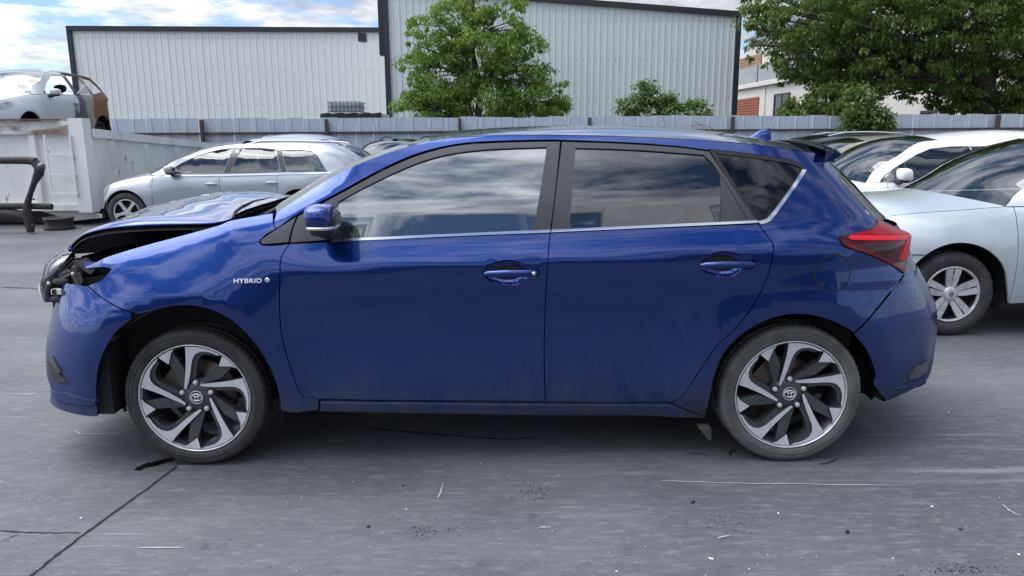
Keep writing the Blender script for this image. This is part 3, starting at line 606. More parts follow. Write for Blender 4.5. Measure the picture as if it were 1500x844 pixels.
# dry tendrils on the fence
for i, pp in enumerate([[(1010, 185), (1030, 182), (1045, 190), (1062, 198)], [(1018, 178), (1040, 192), (1058, 193)], [(640, 188), (655, 196), (668, 190)], [(1240, 190), (1225, 197), (1215, 206)], [(970, 172), (975, 182), (972, 192)]]):
    mb = MB(); mb.tube([P(x, y, FY-.12) for x, y in pp], .008, 5); tag(mb.build('dry_tendril', mat('dry_stem_%d' % i, (.16, .12, .08), .9)), ['brown dry stem curling on the fence beside the antenna of the blue car', 'lower dry stem crossing the fence rail beside the antenna of the blue car', 'thin dry stem on the fence by the bushy tree', 'thin stem leaning out from the sapling over the fence', 'short upright dry stem on the fence below the light green bush'][i], 'dry stem')
# ============================================================ wheels
def wheel_alloy(parent, loc, rz, steer=0., dusty=False, spin=0.):
    """five twisted double spokes, machined faces on gunmetal"""
    mb = MB(); R = .2405
    mb.lathe([(.232, -.09), (.222, -.075), (.216, -.03), (.214, .06), (.232, .09)], 64)            # barrel
    wh = mb.build('wheel', M_GUN, parent, loc, (0, spin, rz+steer))
    d = MB(); d.lathe([(0, .0), (.15, .0), (.152, .004), (.152, .02), (.06, .022), (0, .022)], 40, c=(0, -.01, 0)); d.lathe([(0, -.035), (.07, -.035), (.072, -.012)], 32)
    d.obox((-.10, -.012, .075), (.035, 0, .04), (0, .035, 0), (-.03, 0, .028)); d.build('brake_disc', M_DISC, wh)
    NT = 216
    def md(j, k): return .985 if (5 <= j <= 7 or 16 <= j <= 18) and k % 3 == 0 else (.985 if 10 <= j <= 13 and k % 3 == 1 else 1)
    g = .306
    pr = [(.2405, -.098), (.252, -.110), (.262, -.112), (.290, -.110), (.302, -.104), (.3085, -.092), (.311, -.078), (.3125, -.062), (g, -.060), (g, -.052), (.3125, -.050), (.3125, -.02), (g, -.018), (g, .018), (.3125, .02), (.3125, .05), (g, .052), (g, .06), (.311, .078), (.3085, .092), (.302, .104), (.29, .11), (.262, .112), (.24, .098)]
    t = MB(); t.lathe(pr, NT, mod=md); t.lathe([(.268, -.1125), (.269, -.1145), (.271, -.1145), (.272, -.1125)], 96); t.lathe([(.284, -.111), (.285, -.1135), (.286, -.111)], 96)
    t.build('tyre', M_TYREDUST if dusty else M_TYRE, wh)
    r_ = MB(); r_.lathe([(.2435, -.098), (.2442, -.107), (.2425, -.110), (.2395, -.108), (.2375, -.098), (.234, -.088)], 72); r_.build('rim_lip', M_ALLOY, wh)
    A = [(-.208, .158), (-.175, .34), (-.128, .585), (-.100, .80), (-.088, .975)]+[(.975*cos(radians(a)), .975*sin(radians(a))) for a in (92, 86, 80, 74, 68, 62, 56)]+[(.46, .815), (.38, .855), (.27, .882), (.17, .878), (.085, .84), (.035, .78), (.0, .70), (-.028, .60), (-.062, .46), (-.118, .28), (-.168, .162)]
    Bt = [(.975*cos(radians(a)), .975*sin(radians(a))) for a in (55.2, 50, 45, 40, 35.5)]+[(.70, .60), (.475, .602)]
    Bd = [(.475, .602), (.713, .588), (.46, .345), (.15, .255), (.02, .20), (.085, .31)]
    Ad = [(-.26, .12), (-.168, .162), (-.118, .28), (-.062, .46), (-.028, .60), (.0, .70), (.035, .78), (.085, .84), (.17, .878), (.27, .882), (.38, .855), (.46, .815), (.44, .775), (.27, .815), (.17, .80), (.10, .73), (.06, .63), (.03, .50), (.0, .33), (-.03, .16)]
    def spoke(poly, y0, slope, depth, m, ms):
        b = MB(); b.prism([(p[0]*R, p[1]*R) for p in poly], 0, depth, m=0, mside=1)
        b.v = [(v[0], v[1]+y0+slope*(R-sqrt(v[0]**2+v[2]**2)), v[2]) for v in b.v]
        bm_ = b.mesh('spoke', [m, ms]); return bm_
    mA = spoke(A, -.105, .10, .035, M_ALLOY, M_GUN); mBt = spoke(Bt, -.104, .10, .03, M_ALLOY, M_GUN); mBd = spoke(Bd, -.097, .13, .04, M_GUN, M_GUN); mAd = spoke(Ad, -.094, .12, .045, M_GUN, M_GUN)
    for k in range(5):
        a = k*2*pi/5
        for me, nm in ((mA, 'spoke_face'), (mBt, 'spoke_tip'), (mBd, 'spoke'), (mAd, 'spoke')):
            link(nm, me, wh, rot=(0, a, 0))
    h = MB(); h.lathe([(0, -.083), (.045, -.083), (.052, -.080), (.075, -.074), (.082, -.05)], 40); h.build('hub', M_GUN, wh)
    n1_ = MB(); n1_.lathe([(0, -.091), (.006, -.091), (.0105, -.088), (.0115, -.072)], 12); n1_.lathe([(.0135, -.0775), (.0145, -.0795), (.0185, -.0795), (.019, -.074)], 20, m=1); nm_ = n1_.mesh('lug_nut', [M_HUBCAP, M_RUBBER])
    for k in range(5):
        a = radians(90+72*k); link('lug_nut', nm_, wh, loc=(.066*cos(a), 0, .066*sin(a)))
    cp = MB(); cp.lathe([(0, -.0875), (.026, -.0875), (.031, -.085), (.033, -.08)], 32); ccap = cp.build('hub_cap', M_PLASTIC, wh)
    e = MB(); RR = .0285
    def ring(a, b, cx=0, cz=0, r=.0017):
        e.tube([(cx+a*cos(q), -.0885, cz+b*sin(q)) for q in [2*pi*i/28 for i in range(29)]], r, 6, caps=False)
    ring(.0285, .0285, r=.0014); ring(.0235, .0165, r=.0019); ring(.0072, .0155, r=.0016); ring(.0165, .0062, cz=.0085, r=.0016)
    e.build('hub_emblem', M_BADGE, wh, rot=(0, -spin, 0))
    return wh
def wheel_cover(parent, loc, rz, kind='renault', R=.31, Rr=.20, far_detail=True, wdt=.2):
    mb = MB(); h = wdt/2
    mb.lathe([(Rr*.98, -h*.8), (Rr*.9, -h*.6), (Rr*.88, h*.8)], 40); mb.lathe([(0, -h*.25), (Rr*.9, -h*.25)], 24)
    wh = mb.build('wheel', M_INNER, parent, loc, (0, 0, rz))
    t = MB(); n = 96
    t.lathe([(Rr, -h*.86), (Rr+.02, -h*1.02), ((R+Rr)/2, -h*1.06), (R-.02, -h*.98), (R-.006, -h*.82), (R, -h*.6), (R, -h*.3), (R-.006, -h*.28), (R-.006, -h*.18), (R, -h*.16), (R, h*.6), (R-.01, h*.85), (R-.03, h), (Rr, h*.86)], n, mod=lambda j, k: .985 if 3 <= j <= 6 and k % 3 == 0 else 1)
    t.build('tyre', M_TYRE, wh)
    if kind == 'renault':
        r_ = MB(); r_.lathe([(Rr+.001, -h*.84), (Rr+.002, -h*.97), (Rr-.006, -h), (Rr-.012, -h*.93), (Rr-.014, -h*.8)], 56); r_.build('hubcap_rim', M_HUBCAP, wh)
        # five broad split spokes
        ang = radians(17); ou = .94*Rr
        half = [(.26*Rr*cos(radians(36)), .26*Rr*sin(radians(36))), (.50*Rr*cos(radians(25)), .50*Rr*sin(radians(25))), (ou*cos(ang), ou*sin(ang)), (ou, .012)]
        poly = [(.24*Rr, .003), (.70*Rr, .003), (.72*Rr, .0055), (.95*Rr, .0055)] + half[::-1][1:]
        for k in range(5):
            for s_ in (1, -1):
                b = MB(); pl = [(p[0], p[1]*s_) for p in poly]; b.prism(pl, -h*.98, -h*.8)
                b.v = [(v[0], v[1]+(.03*(1-sqrt(v[0]**2+v[2]**2)/Rr)), v[2]) for v in b.v]
                b.build('hubcap_spoke', M_HUBCAP, wh, rot=(0, radians(-90+72*k), 0))
        c = MB(); c.lathe([(0, -h*.9), (.035, -h*.9), (.05, -h*.84), (.056, -h*.6)], 32); c.build('hub_cap', M_HUBCAP, wh)
        e = MB(); e.tube([(x, -h*.915, z) for x, z in ((0, .022), (.014, 0), (0, -.022), (-.014, 0), (0, .022))], .0028, 4, smooth=False); e.tube([(x, -h*.915, z) for x, z in ((0, .012), (.007, 0), (0, -.012), (-.007, 0), (0, .012))], .0018, 4, smooth=False); e.build('hub_emblem', M_GUN, wh)
    else:
        r_ = MB(); r_.lathe([(Rr+.001, -h*.84), (Rr+.002, -h*.97), (Rr-.008, -h), (Rr-.014, -h*.9)], 48); r_.build('rim_lip', M_HUBCAP, wh)
        nsp = 5 if kind == 'five' else 10
        for k in range(nsp):
            b = MB(); wv = .30 if kind == 'five' else .14
            b.prism([(.15*Rr, -wv*.45*Rr), (.15*Rr, wv*.45*Rr), (.6*Rr, wv*.34*Rr), (.96*Rr, wv*.5*Rr), (.96*Rr, -wv*.5*Rr), (.6*Rr, -wv*.34*Rr)], -h*.9, -h*.6)
            b.build('spoke', M_HUBCAP, wh, rot=(0, radians(20)+2*pi*k/nsp, 0))
        c = MB(); c.lathe([(0, -h*.86), (.03, -h*.86), (.045, -h*.75), (.05, -h*.5)], 24); c.build('hub_cap', M_HUBCAP, wh)
    return wh
def seat(parent, loc, m, wd=.50, back=.62, lean=.22, head=True, name='seat'):
    b = MB(); b.ellipsoid((0, 0, .10), (.26, wd/2, .10), 16, .5)
    b.ellipsoid((.30, 0, .10+back/2), (.075, wd/2, back/2), 16, .8)
    n = len(b.v)
    if head: b.ellipsoid((.30, 0, back+.20), (.055, .13, .085), 14, .85); b.tube([(.3, -.05, back+.05), (.3, -.05, back+.14)], .007, 6); b.tube([(.3, .05, back+.05), (.3, .05, back+.14)], .007, 6)
    b.v = [(v[0]+max(0, v[2]-.1)*lean if v[0] > .2 else v[0], v[1], v[2]) for v in b.v]
    return b.build(name, m, parent, loc)
def steering_wheel(parent, loc, r=.185):
    b = MB(); R3 = Matrix.Rotation(radians(-25), 3, 'Y')
    b.tube([Vector(loc)+R3 @ Vector((0, r*cos(a), r*sin(a))) for a in [2*pi*i/24 for i in range(25)]], .015, 8, caps=False)
    b.ellipsoid(loc, (.03, .06, .05), 10); b.tube([Vector(loc)+R3 @ Vector((0, -r, 0)), Vector(loc), Vector(loc)+R3 @ Vector((0, r, 0))], .014, 6); b.tube([Vector(loc), Vector(loc)+Vector((-.25, 0, -.12))], .03, 8)
    return b.build('steering_wheel', M_PLASTIC, parent)
def side_mirror(parent, c, sx, sz, m_cap, m_base, ind=True, sy=.10):
    """door mirror: cap, dark base and arm, indicator lamp; built for the near side at c, mirrored for the far one"""
    b = MB(); b.ellipsoid((c[0], c[1], c[2]+sz*.12), (sx, sy, sz*.86), 20, .62)
    b.v = [(v[0]+(v[2]-c[2])*-.12, v[1], v[2]) for v in b.v]
    o = both('side_mirror', b, m_cap, parent)
    b = MB(); b.ellipsoid((c[0]-.002, c[1]+.01, c[2]-sz*.62), (sx*.80, sy*.84, sz*.42), 16, .7); b.tube([(c[0]-.01, c[1]+sy*.4, c[2]-sz*.8), (c[0]-.015, c[1]+sy+.07, c[2]-sz*1.0)], [.03, .04], 8); both('mirror_base', b, m_base, o)
    if ind:
        b = MB(); b.ellipsoid((c[0]+.004, c[1]-.012, c[2]-sz*.42), (sx*.98, sy*.94, sz*.17), 16, .6); both('mirror_indicator', b, M_INDICATOR, o)
    b = MB(); b.ellipsoid((c[0]+sx*.90, c[1]+.005, c[2]), (.006, sy*.7, sz*.5), 14, .6); both('mirror_glass', b, M_BLACKGLOSS, o)
    return o

# ============================================================ the blue car with the crushed nose
HO = Vector((-.085, 3.90, 0)); HW = .885
root = empty('crashed_hatchback', HO, label='dark blue hatchback with a crumpled bonnet and loose headlight, parked side on in the foreground', cat='car')
def xz(px, py, y): p = P(px, py, y); return (p.x-HO.x, p.z)
bl = [xz(*q) for q in ((400, 356.5, 3.07), (491, 351, 3.07), (640, 345, 3.07), (806, 338.3, 3.07), (950, 332, 3.07), (1110, 325, 3.07), (1200, 323, 3.08), (1300, 322, 3.15))]
belt = Pchip(bl)
FT = [xz(*q) for q in ((123, 391, 3.25), (139, 384.7, 3.2), (160, 375, 3.18), (213, 359, 3.15), (267, 344.7, 3.14), (320, 330, 3.14), (340, 322, 3.14), (400, 312, 3.13), (436, 300, 3.13))]
ftop = Pchip(FT)
sect = Pchip([(-.86, .13), (-.80, .085), (-.72, .045), (-.60, .022), (-.48, .014), (-.36, .012), (-.30, .0115), (-.278, .0100), (-.256, .0050), (-.235, .0035), (-.17, .0), (-.125, .0015), (-.095, .012), (-.03, .046), (0, .058), (.03, .066), (.12, .098), (.22, .145), (.32, .198), (.38, .235), (.43, .28), (.47, .36), (.5, .5)])
fend = Pchip([(-.9, .09), (-.75, .05), (-.5, .008), (-.36, .0), (-.27, .004), (-.20, .016), (-.12, .042), (-.06, .068), (-.02, .093), (.02, .135), (.06, .22)])
WF = P(284, 582, 3.06); WR = P(1159, 588, 3.06)
fx, rx = WF.x-HO.x, WR.x-HO.x
def silh(pts, x0, n, sgn):
    """end positions xe(z) such that the rounded end appears to stop at the given photo points"""
    r = []
    for px, py in pts:
        lo, hi = .05, 1.8
        z = P(px, py, 3.35).z
        for _ in range(30):
            m = (lo+hi)/2; best = None
            for i in range(1, 60):
                u = i/60; x = x0+sgn*m*u; y = HO.y-(HW-.02)*(1-u**n)**(1/n); c = y*cos(PITCH)+(CAM_H-z)*sin(PITCH)
                q = 750+FPX*(x+HO.x)/c
                if best is None or sgn*q > sgn*best: best = q
            if sgn*best > sgn*px: hi = m
            else: lo = m
        r.append((z, x0+sgn*m))
    r.sort(); return Pchip(r)
NR = 3.0; NF = 3.0; X0R = .95; X0F = -1.50
XER = silh([(1325, 583), (1350, 570), (1366, 555), (1368, 540), (1369, 520), (1372, 490), (1372, 462), (1362, 430), (1348, 400), (1331, 372), (1334, 346), (1299, 318), (1262, 273), (1234, 241)], X0R, NR, 1)
XEF = silh([(100, 600), (80, 588), (73, 578), (76, 560), (71, 540), (69, 510), (70, 490), (73, 462), (74, 440), (72, 400)], X0F, NF, -1)
S = Side(HW, belt, sect, fend, ftop, (-1.0, -.55), X0F, XEF, X0R, XER, NF, NR, ((fx, WF.z, .40), (rx, WR.z, .40)), .026)
def H(pts): return [hit(S, x, y, HO) for x, y in pts]
def HS(*segs):                      # chain of smooth segments through photo points; corners where segments meet
    o = []
    for sg in segs: o += cr(H(sg), 4) if len(sg) > 2 else [H(sg)[0]]
    return o
ARCHF = [(411.5, 602), (410, 587), (403, 558), (388, 525), (362, 490), (332, 465), (294, 450), (250, 449), (203, 461)]
GAPD = [(424, 357), (412, 377), (410, 405), (409.5, 453), (413, 493), (424, 533), (440, 576), (452, 582.5), (467, 585)]
BSE = [(129, 418), (133, 423), (165, 446), (203, 461)]
# dark shell behind every gap
shell = H([(141, 470), (150, 400), (400, 325), (436, 306), (500, 275), (620, 215), (720, 203), (850, 202), (1030, 211), (1180, 233), (1220, 245), (1275, 325), (1320, 360), (1330, 400), (1290, 470), (1278, 500)]+[(1262, 480), (1225, 450), (1165, 440), (1105, 455), (1050, 500), (1020, 590), (985, 596), (700, 592), (470, 590), (430, 590), (420, 540), (395, 490), (350, 445), (280, 425), (215, 435)])
WINF = HS([(491.5, 350), (493, 318), (496, 296.5)], [(496, 296.5), (533, 276), (587, 250), (627, 234.7), (667, 225.3), (720, 219.5), (800, 216.5)], [(800, 216.5), (797, 238), (789, 290), (780, 337.3)], [(780, 337.3), (640, 343.5), (491.5, 350)])
WINR = HS([(834.8, 335), (839, 280), (844, 217.8)], [(844, 217.8), (930, 220.5), (1030.7, 227.8)], [(1030.7, 227.8), (1045, 242), (1054.7, 257)], [(1054.7, 257), (1055, 326)], [(1055, 326), (950, 330.3), (834.8, 335)])
WINQ = HS([(1046, 223.5), (1100, 230), (1153, 238), (1168, 243)], [(1168, 243), (1174, 246), (1173, 252)], [(1173, 252), (1150, 286), (1128, 315), (1118, 322), (1110, 323)], [(1110, 323), (1078, 274), (1046, 223.5)])
panel(S, 'inner_body', shell, M_INNER, root, holes=[inset(WINF, -.02), inset(WINR, -.02), inset(WINQ, -.01)], off=.022, thick=0, res=.09, gap=0)
# front wing
wing = HS([(400, 312), (401, 328), (405, 335)], [(405, 335), (393, 342), (383, 350), (380.5, 355), (384, 359.5)], [(384, 359.5), (404, 359.5), (424, 357)], GAPD, [(467, 585), (467, 601)], [(467, 601), (432, 605), (411.5, 602)], ARCHF, BSE[::-1], [(129, 418), (149, 410), (163, 394)], [(163, 394), (148, 392), (127, 394)], [(127, 394), (123, 391)], [(123, 391), (139, 384.7), (160, 375), (213, 359), (267, 344.7), (320, 330), (340, 322.5), (400, 312)])
wings = panel(S, 'front_wing', wing, M_BLUE, root, res=.03)
# doors
def cupline(px, py):
    c = hit(S, px, py, HO); return [Vector(q) for q in cr([(c.x-.118, c.y+.0), (c.x-.09, c.y+.032), (c.x-.03, c.y+.052), (c.x+.03, c.y+.048), (c.x+.065, c.y+.022), (c.x+.108, c.y+.018), (c.x+.118, c.y+.002), (c.x+.108, c.y-.016), (c.x+.06, c.y-.022), (c.x+.03, c.y-.045), (c.x-.03, c.y-.05), (c.x-.09, c.y-.03), (c.x-.118, c.y)], 4)]
CUPF = cupline(748, 400); CUPR = cupline(1065, 387.5)
fdoor = HS(GAPD, [(467, 585), (640, 587), (798.5, 588.5)], [(798.5, 588.5), (797, 520), (799, 440), (803, 372), (806.3, 341)], [(806.3, 341), (640, 347.5), (491, 354)], [(491, 354), (424, 357)])
fd = panel(S, 'front_door', fdoor, M_BLUE, root, holes=[CUPF], bs=.02, res=.028)
rdoor = HS([(806.3, 341), (803, 372), (799, 440), (797, 520), (798.5, 588.5)], [(798.5, 588.5), (900, 590), (985, 589.5)], [(985, 589.5), (1000, 580), (1013, 562), (1030, 535), (1050, 507), (1078, 480), (1108, 440), (1124, 405), (1133, 367), (1131, 356), (1111, 328)], [(1111, 328), (950, 334.5), (806.3, 341)])
rd = panel(S, 'rear_door', rdoor, M_BLUE, root, holes=[CUPR], bs=.02, res=.028)
# window surrounds, panes
ff = HS([(424.5, 356.3), (429, 335), (437, 316.5)], [(437, 316.5), (496, 285), (560, 250.5), (613, 227.5), (667, 214), (720, 209.5), (800, 207.3), (821, 207.3)], [(821, 207.3), (815, 270), (806.6, 337.5)], [(806.6, 337.5), (640, 344.5), (491, 351.2)], [(491, 351.2), (424.5, 356.3)])
frf = panel(S, 'window_frame', ff, M_FRAME, fd, holes=[WINF], off=-.002, res=.06)
rf = HS([(822.8, 207.5), (913, 210.5), (993, 216), (1038.7, 222)], [(1038.7, 222), (1074, 274), (1109, 324)], [(1109, 324), (950, 331), (807, 337.5)], [(807, 337.5), (815, 270), (822.8, 207.5)])
rrf = panel(S, 'window_frame', rf, M_FRAME, rd, holes=[WINR], off=-.002, res=.06)
panel(S, 'window_pane', inset(WINF, -.012), G_FRONT, fd, off=.006, thick=0, gap=0, res=.07)
panel(S, 'window_pane', inset(WINR, -.012), G_DARK, rd, off=.006, thick=0, gap=0, res=.07)
panel(S, 'fixed_window_bar', HS([(1056, 258), (1077, 292), (1096, 324.5)], [(1096, 324.5), (1056, 326.5)]), M_BLACKGLOSS, rd, off=-.005, gap=0, res=.05)
panel(S, 'wing_trim', HS([(384.5, 358.5), (381.5, 354.5), (384, 350)], [(384, 350), (405, 335.5), (435, 317)], [(435, 317), (428, 335), (423, 355.5)], [(423, 355.5), (404, 358.5)]), M_FRAME, wings, off=-.002, res=.05)
def strip(name, line, wpx, m, par, off=-.006, thick=.008):
    a = H(line); b = H([(x, y+wpx) for x, y in line]); panel(S, name, crf(a, 3)+crf(b, 3)[::-1], m, par, off=off, thick=thick, gap=0, res=.2)
strip('chrome_strip', [(491, 350.3), (570, 347), (640, 343.7), (806, 336.8)], 3.9, M_CHROME, fd)
strip('chrome_strip', [(807.5, 336.8), (950, 330.2), (1109, 323)], 3.9, M_CHROME, rd)
# body side: roof rail, rear quarter and its window
RAIL = [(405, 310.7), (488, 258), (560, 226.5), (629, 206.5), (693, 199.5), (800, 197.3), (913, 199.5), (1020, 204.5), (1081, 209), (1127, 214), (1180, 222), (1213, 231)]
REAREDGE = [(1213, 231), (1222, 238), (1229, 257), (1250, 287), (1283, 325)]
LAMPL = [(1283, 324), (1281, 333), (1231, 346.5)], [(1231, 346.5), (1229.5, 350), (1231, 354), (1238, 362), (1270, 372.5), (1300, 386), (1324, 401)]
ARCHR = [(1250, 489), (1244, 483), (1206, 466), (1164.6, 460.5), (1126, 468), (1088, 489), (1059, 520), (1044, 561), (1036, 600), (1032, 616)]
uni = HS(RAIL, REAREDGE, [(1283, 324), (1281, 333), (1231, 346.5)], LAMPL[1], [(1324, 401), (1294, 440), (1250, 489)], ARCHR, [(1032, 616), (1029, 609)], [(1029, 609), (985, 592)], [(985, 591), (1000, 580), (1013, 562), (1030, 535), (1050, 507), (1078, 480), (1108, 440), (1124, 405), (1133, 367), (1131, 356), (1111, 328)], [(1111, 328), (1076, 274), (1041, 222)], [(1041, 221), (993, 214.7), (913, 209), (822, 205.5), (800, 205.3), (720, 207.2), (667, 211.7), (613, 224.7), (560, 247.5), (496, 282.2), (436, 314.2), (405, 335.5)], [(405, 335.5), (401, 328), (405, 310.7)])
bs_ = panel(S, 'body_side', uni, M_BLUE, root, holes=[inset(WINQ, -.012)], res=.032)
panel(S, 'quarter_window', inset(WINQ, -.01), G_QUARTER, bs_, off=.003, thick=0, gap=0)
panel(S, 'quarter_window_seal', inset(WINQ, -.012), M_RUBBER, bs_, holes=[inset(WINQ, .003)], off=-.001, gap=0, res=.3, bs=.02)
panel(S, 'chrome_strip', HS([(1108, 324.5), (1118, 322.5), (1127, 316), (1150, 286.5), (1174.5, 249)], [(1174.5, 249), (1180.5, 250)], [(1180.5, 250), (1154, 289), (1131, 320.5), (1121, 327), (1111, 328.5)]), M_CHROME, bs_, off=-.006, thick=.008, gap=0, res=.2, bs=.015)
cap = hit(S, 1220, 401, HO)
circ = lambda c, r, n=40: [Vector((c[0]+r*cos(2*pi*i/n), c[1]+r*sin(2*pi*i/n))) for i in range(n)]
panel(S, 'fuel_cap_seam', circ(cap, .0828), M_RUBBER, [bs_[0]], holes=[circ(cap, .0765)], off=-.0006, thick=0, gap=0, res=.5, sides=(-1,))
panel(S, 'fuel_cap', circ(cap, .0755), M_BLUE, [bs_[0]], off=-.0018, thick=.002, gap=0, res=.03, sides=(-1,))
# sill
sill = panel(S, 'sill', HS([(469, 588), (640, 590), (800, 591.5), (984, 593)], [(984, 593), (1000, 600), (1030, 610)], [(1030, 610), (800, 606.5), (640, 604), (469, 601.5)], [(469, 601.5), (469, 588)]), M_BLUE, root, off=-.008, thick=.05, res=.05)
b = MB()
for s_ in (-1, 1):
    b = MB(); b.box(-1.0, s_*.62-.02, .20, .92, s_*.62+.02, .222); b.build('underbody_rail', M_INNER, root)
b = MB(); p = hit(S, 1030, 612, HO)
b.prism([(p.x-.04, .17), (p.x+.012, .17), (p.x+.014, .115), (p.x+.004, .115)], -.86, -.80); both('mud_flap', b, M_DUSTYPLASTIC, root)
# tail lamps
lamp = HS([(1284.5, 321.5), (1300, 328.5), (1318, 337.5), (1333.5, 345)], [(1333.5, 345), (1332, 356), (1329, 372), (1327, 400)], LAMPL[1][::-1], [(1231, 346.5), (1281, 333)], [(1281, 333), (1284.5, 321.5)])
tl = panel(S, 'tail_lamp', lamp, M_DKRED, root, off=-.006, thick=.03, res=.03, gap=.001)
panel(S, 'light_bar', H([(1245, 345.5), (1331, 343.5), (1332, 350), (1246, 352.5), (1241, 350)]), M_BRIGHTRED, tl, off=-.0085, thick=.003, gap=0, res=.04)
panel(S, 'light_bar', H([(1326, 351), (1331, 351), (1327, 378), (1323, 382), (1314, 379)]), M_BRIGHTRED, tl, off=-.0085, thick=.003, gap=0, res=.04)
panel(S, 'upper_lens', H([(1285.5, 325), (1303, 332), (1330, 343), (1246, 344.5), (1282, 335)]), M_RED, tl, off=-.0075, thick=.003, gap=0, res=.04)
panel(S, 'lower_lens', H([(1236, 356), (1250, 362), (1274, 370), (1310, 386), (1322, 390), (1320, 396), (1298, 383), (1268, 370), (1240, 361)]), M_RED, tl, off=-.0075, thick=.003, gap=0, res=.04)
# rear bumper: flank part plus the part wrapping round the tail
def wrap_end(name, rear, zlo, zhi, ph0, m, parent, nz=14, nph=36, off=0., x_lim=None):
    """grid round the end from ph0 on the near flank to pi-ph0; zlo, zhi may depend on ph"""
    rows = []
    for j in range(nz+1):
        r = []
        for i in range(nph+1):
            ph = ph0+(pi-2*ph0)*i/nph; q = min(ph, pi-ph); a = zlo(q) if callable(zlo) else zlo; c = zhi(q) if callable(zhi) else zhi
            r.append(S.wrap(a+(c-a)*j/nz, ph, rear))
        rows.append(r)
    mb = MB(); mb.loft(rows if rear else rows[::-1]); return mb.build(name, m, parent)
def phi_of(x, z, rear):
    n = S.nr if rear else S.nf; x0 = S.x0r if rear else S.x0f; xe = S.xer(z) if rear else S.xef(z); u = max(0, min(1, (x-x0)/(xe-x0))); return math.asin(min(1, u**(n/2)))
def end_panel(name, rear, prof, m, parent, nz=18, nph=40):
    """end skin whose side boundary follows prof: list of (x, z) from bottom to top on the flank"""
    zz = [p[1] for p in prof]; rows = []
    zs_ = sorted(set([round(zz[0]+(zz[-1]-zz[0])*j/nz, 4) for j in range(1, nz)]+zz))
    for z in zs_:
        k = max([i for i in range(len(zz)-1) if zz[i] <= z+1e-9] or [0]); t = (z-zz[k])/(zz[k+1]-zz[k]); x = prof[k][0]+(prof[k+1][0]-prof[k][0])*t
        p0 = phi_of(x, z, rear); rows.append([S.wrap(z, p0+(pi-2*p0)*i/nph, rear) for i in range(nph+1)])
    mb = MB(); mb.loft(rows if rear else rows[::-1])
    n = (nph+1)                                   # folded-in top and bottom edges
    for r, sg in ((rows[0], 1), (rows[-1], -1)):
        q = [Vector((v.x-(.05 if rear else -.05)*sin(pi*i_/nph), v.y*.97, v.z+.012*sg)) for i_, v in enumerate(r)]; mb.loft([r, q])
    return mb.build(name, m, parent)
def zx(pts): return sorted([(p.x, p.y) for p in H(pts)], key=lambda p: p[1])
rbp = [(p.x+.002, p.y) for p in crf(H([(1287.5, 596), (1286, 572), (1282.5, 549), (1271, 516), (1250.8, 489.5)]), 4)+crf(H([(1251.5, 489.5), (1295.5, 441), (1325.5, 402)]), 4)[1:]]
rbp.sort(key=lambda q: q[1])
rb = end_panel('rear_bumper', True, [q for i, q in enumerate(rbp) if i == 0 or q[1] > rbp[i-1][1]+.004], M_BLUE, root, 26, 56)
refl = panel(S, 'rear_reflector', H([(1330, 552), (1340, 538), (1357, 528), (1356, 543), (1346, 551), (1330, 556)]), M_GUN, rb, off=-.006, thick=.02, gap=0)
lip = panel(S, 'bumper_lip', crf(H([(1310, 568), (1330, 562), (1344, 558), (1353, 552)]), 3)+crf(H([(1354, 559), (1346, 564), (1325, 568)]), 3), M_BLUE, rb, off=-.010, thick=.03, gap=0, res=.02, bs=.012)
# front bumper
fbp = sorted([(p.x-.001, p.y) for p in crf(H([(143, 610), (141, 563), (147, 528), (164.6, 493), (184, 474), (201.5, 462)]), 4)+crf(H([(203, 461.8), (165, 447), (133, 424), (129, 419)]), 4)[1:]], key=lambda q: q[1])
q_ = []
for p in fbp:
    if not q_ or p[1] > q_[-1][1]+.004: q_.append(p)
fb = end_panel('front_bumper', False, q_, M_BLUE, root, 26, 56)
panel(S, 'fog_lamp_recess', H([(71, 522), (80, 535), (100, 560), (84, 560), (76, 555)]), M_PLASTIC, fb, off=-.006, thick=.02, gap=0)
panel(S, 'fog_lamp_trim', H([(76, 521), (78, 522), (91, 545), (89, 546)]), M_GUN, fb, off=-.012, thick=.01, gap=0)
bl_ = panel(S, 'bumper_lip', H([(76, 571), (100, 575), (140, 586), (141, 592), (110, 590), (82, 584)]), M_BLUE, fb, off=-.008, thick=.03, gap=0)
# roof
near = [Vector((p.x, S.Y(p.x, p.y), p.y)) for p in crf(H(RAIL[3:]), 3)]
cw = [.026+.026*min(1, i/(len(near)-1)*2.2)+.008*sin(pi*i/(len(near)-1)) for i in range(len(near))]
roof_rows = topskin(near, cw, [.04*(1-i/(len(near)-1))**2 for i in range(len(near))], 24)
mb = MB(); mb.loft(roof_rows[::-1]); roof = mb.build('roof', M_BLUE, root)
# windscreen between the A pillars
an = [Vector((p.x, S.Y(p.x, p.y)+.012, p.y-.004)) for p in crf(H(RAIL[:4]), 5)]
ws = topskin(an, [.008+.018*i/15 for i in range(16)], [.15-.11*i/(len(an)-1) for i in range(len(an))], 24)
mb = MB(); mb.loft(ws[::-1]); mb.build('windscreen', G_SCREEN, root)
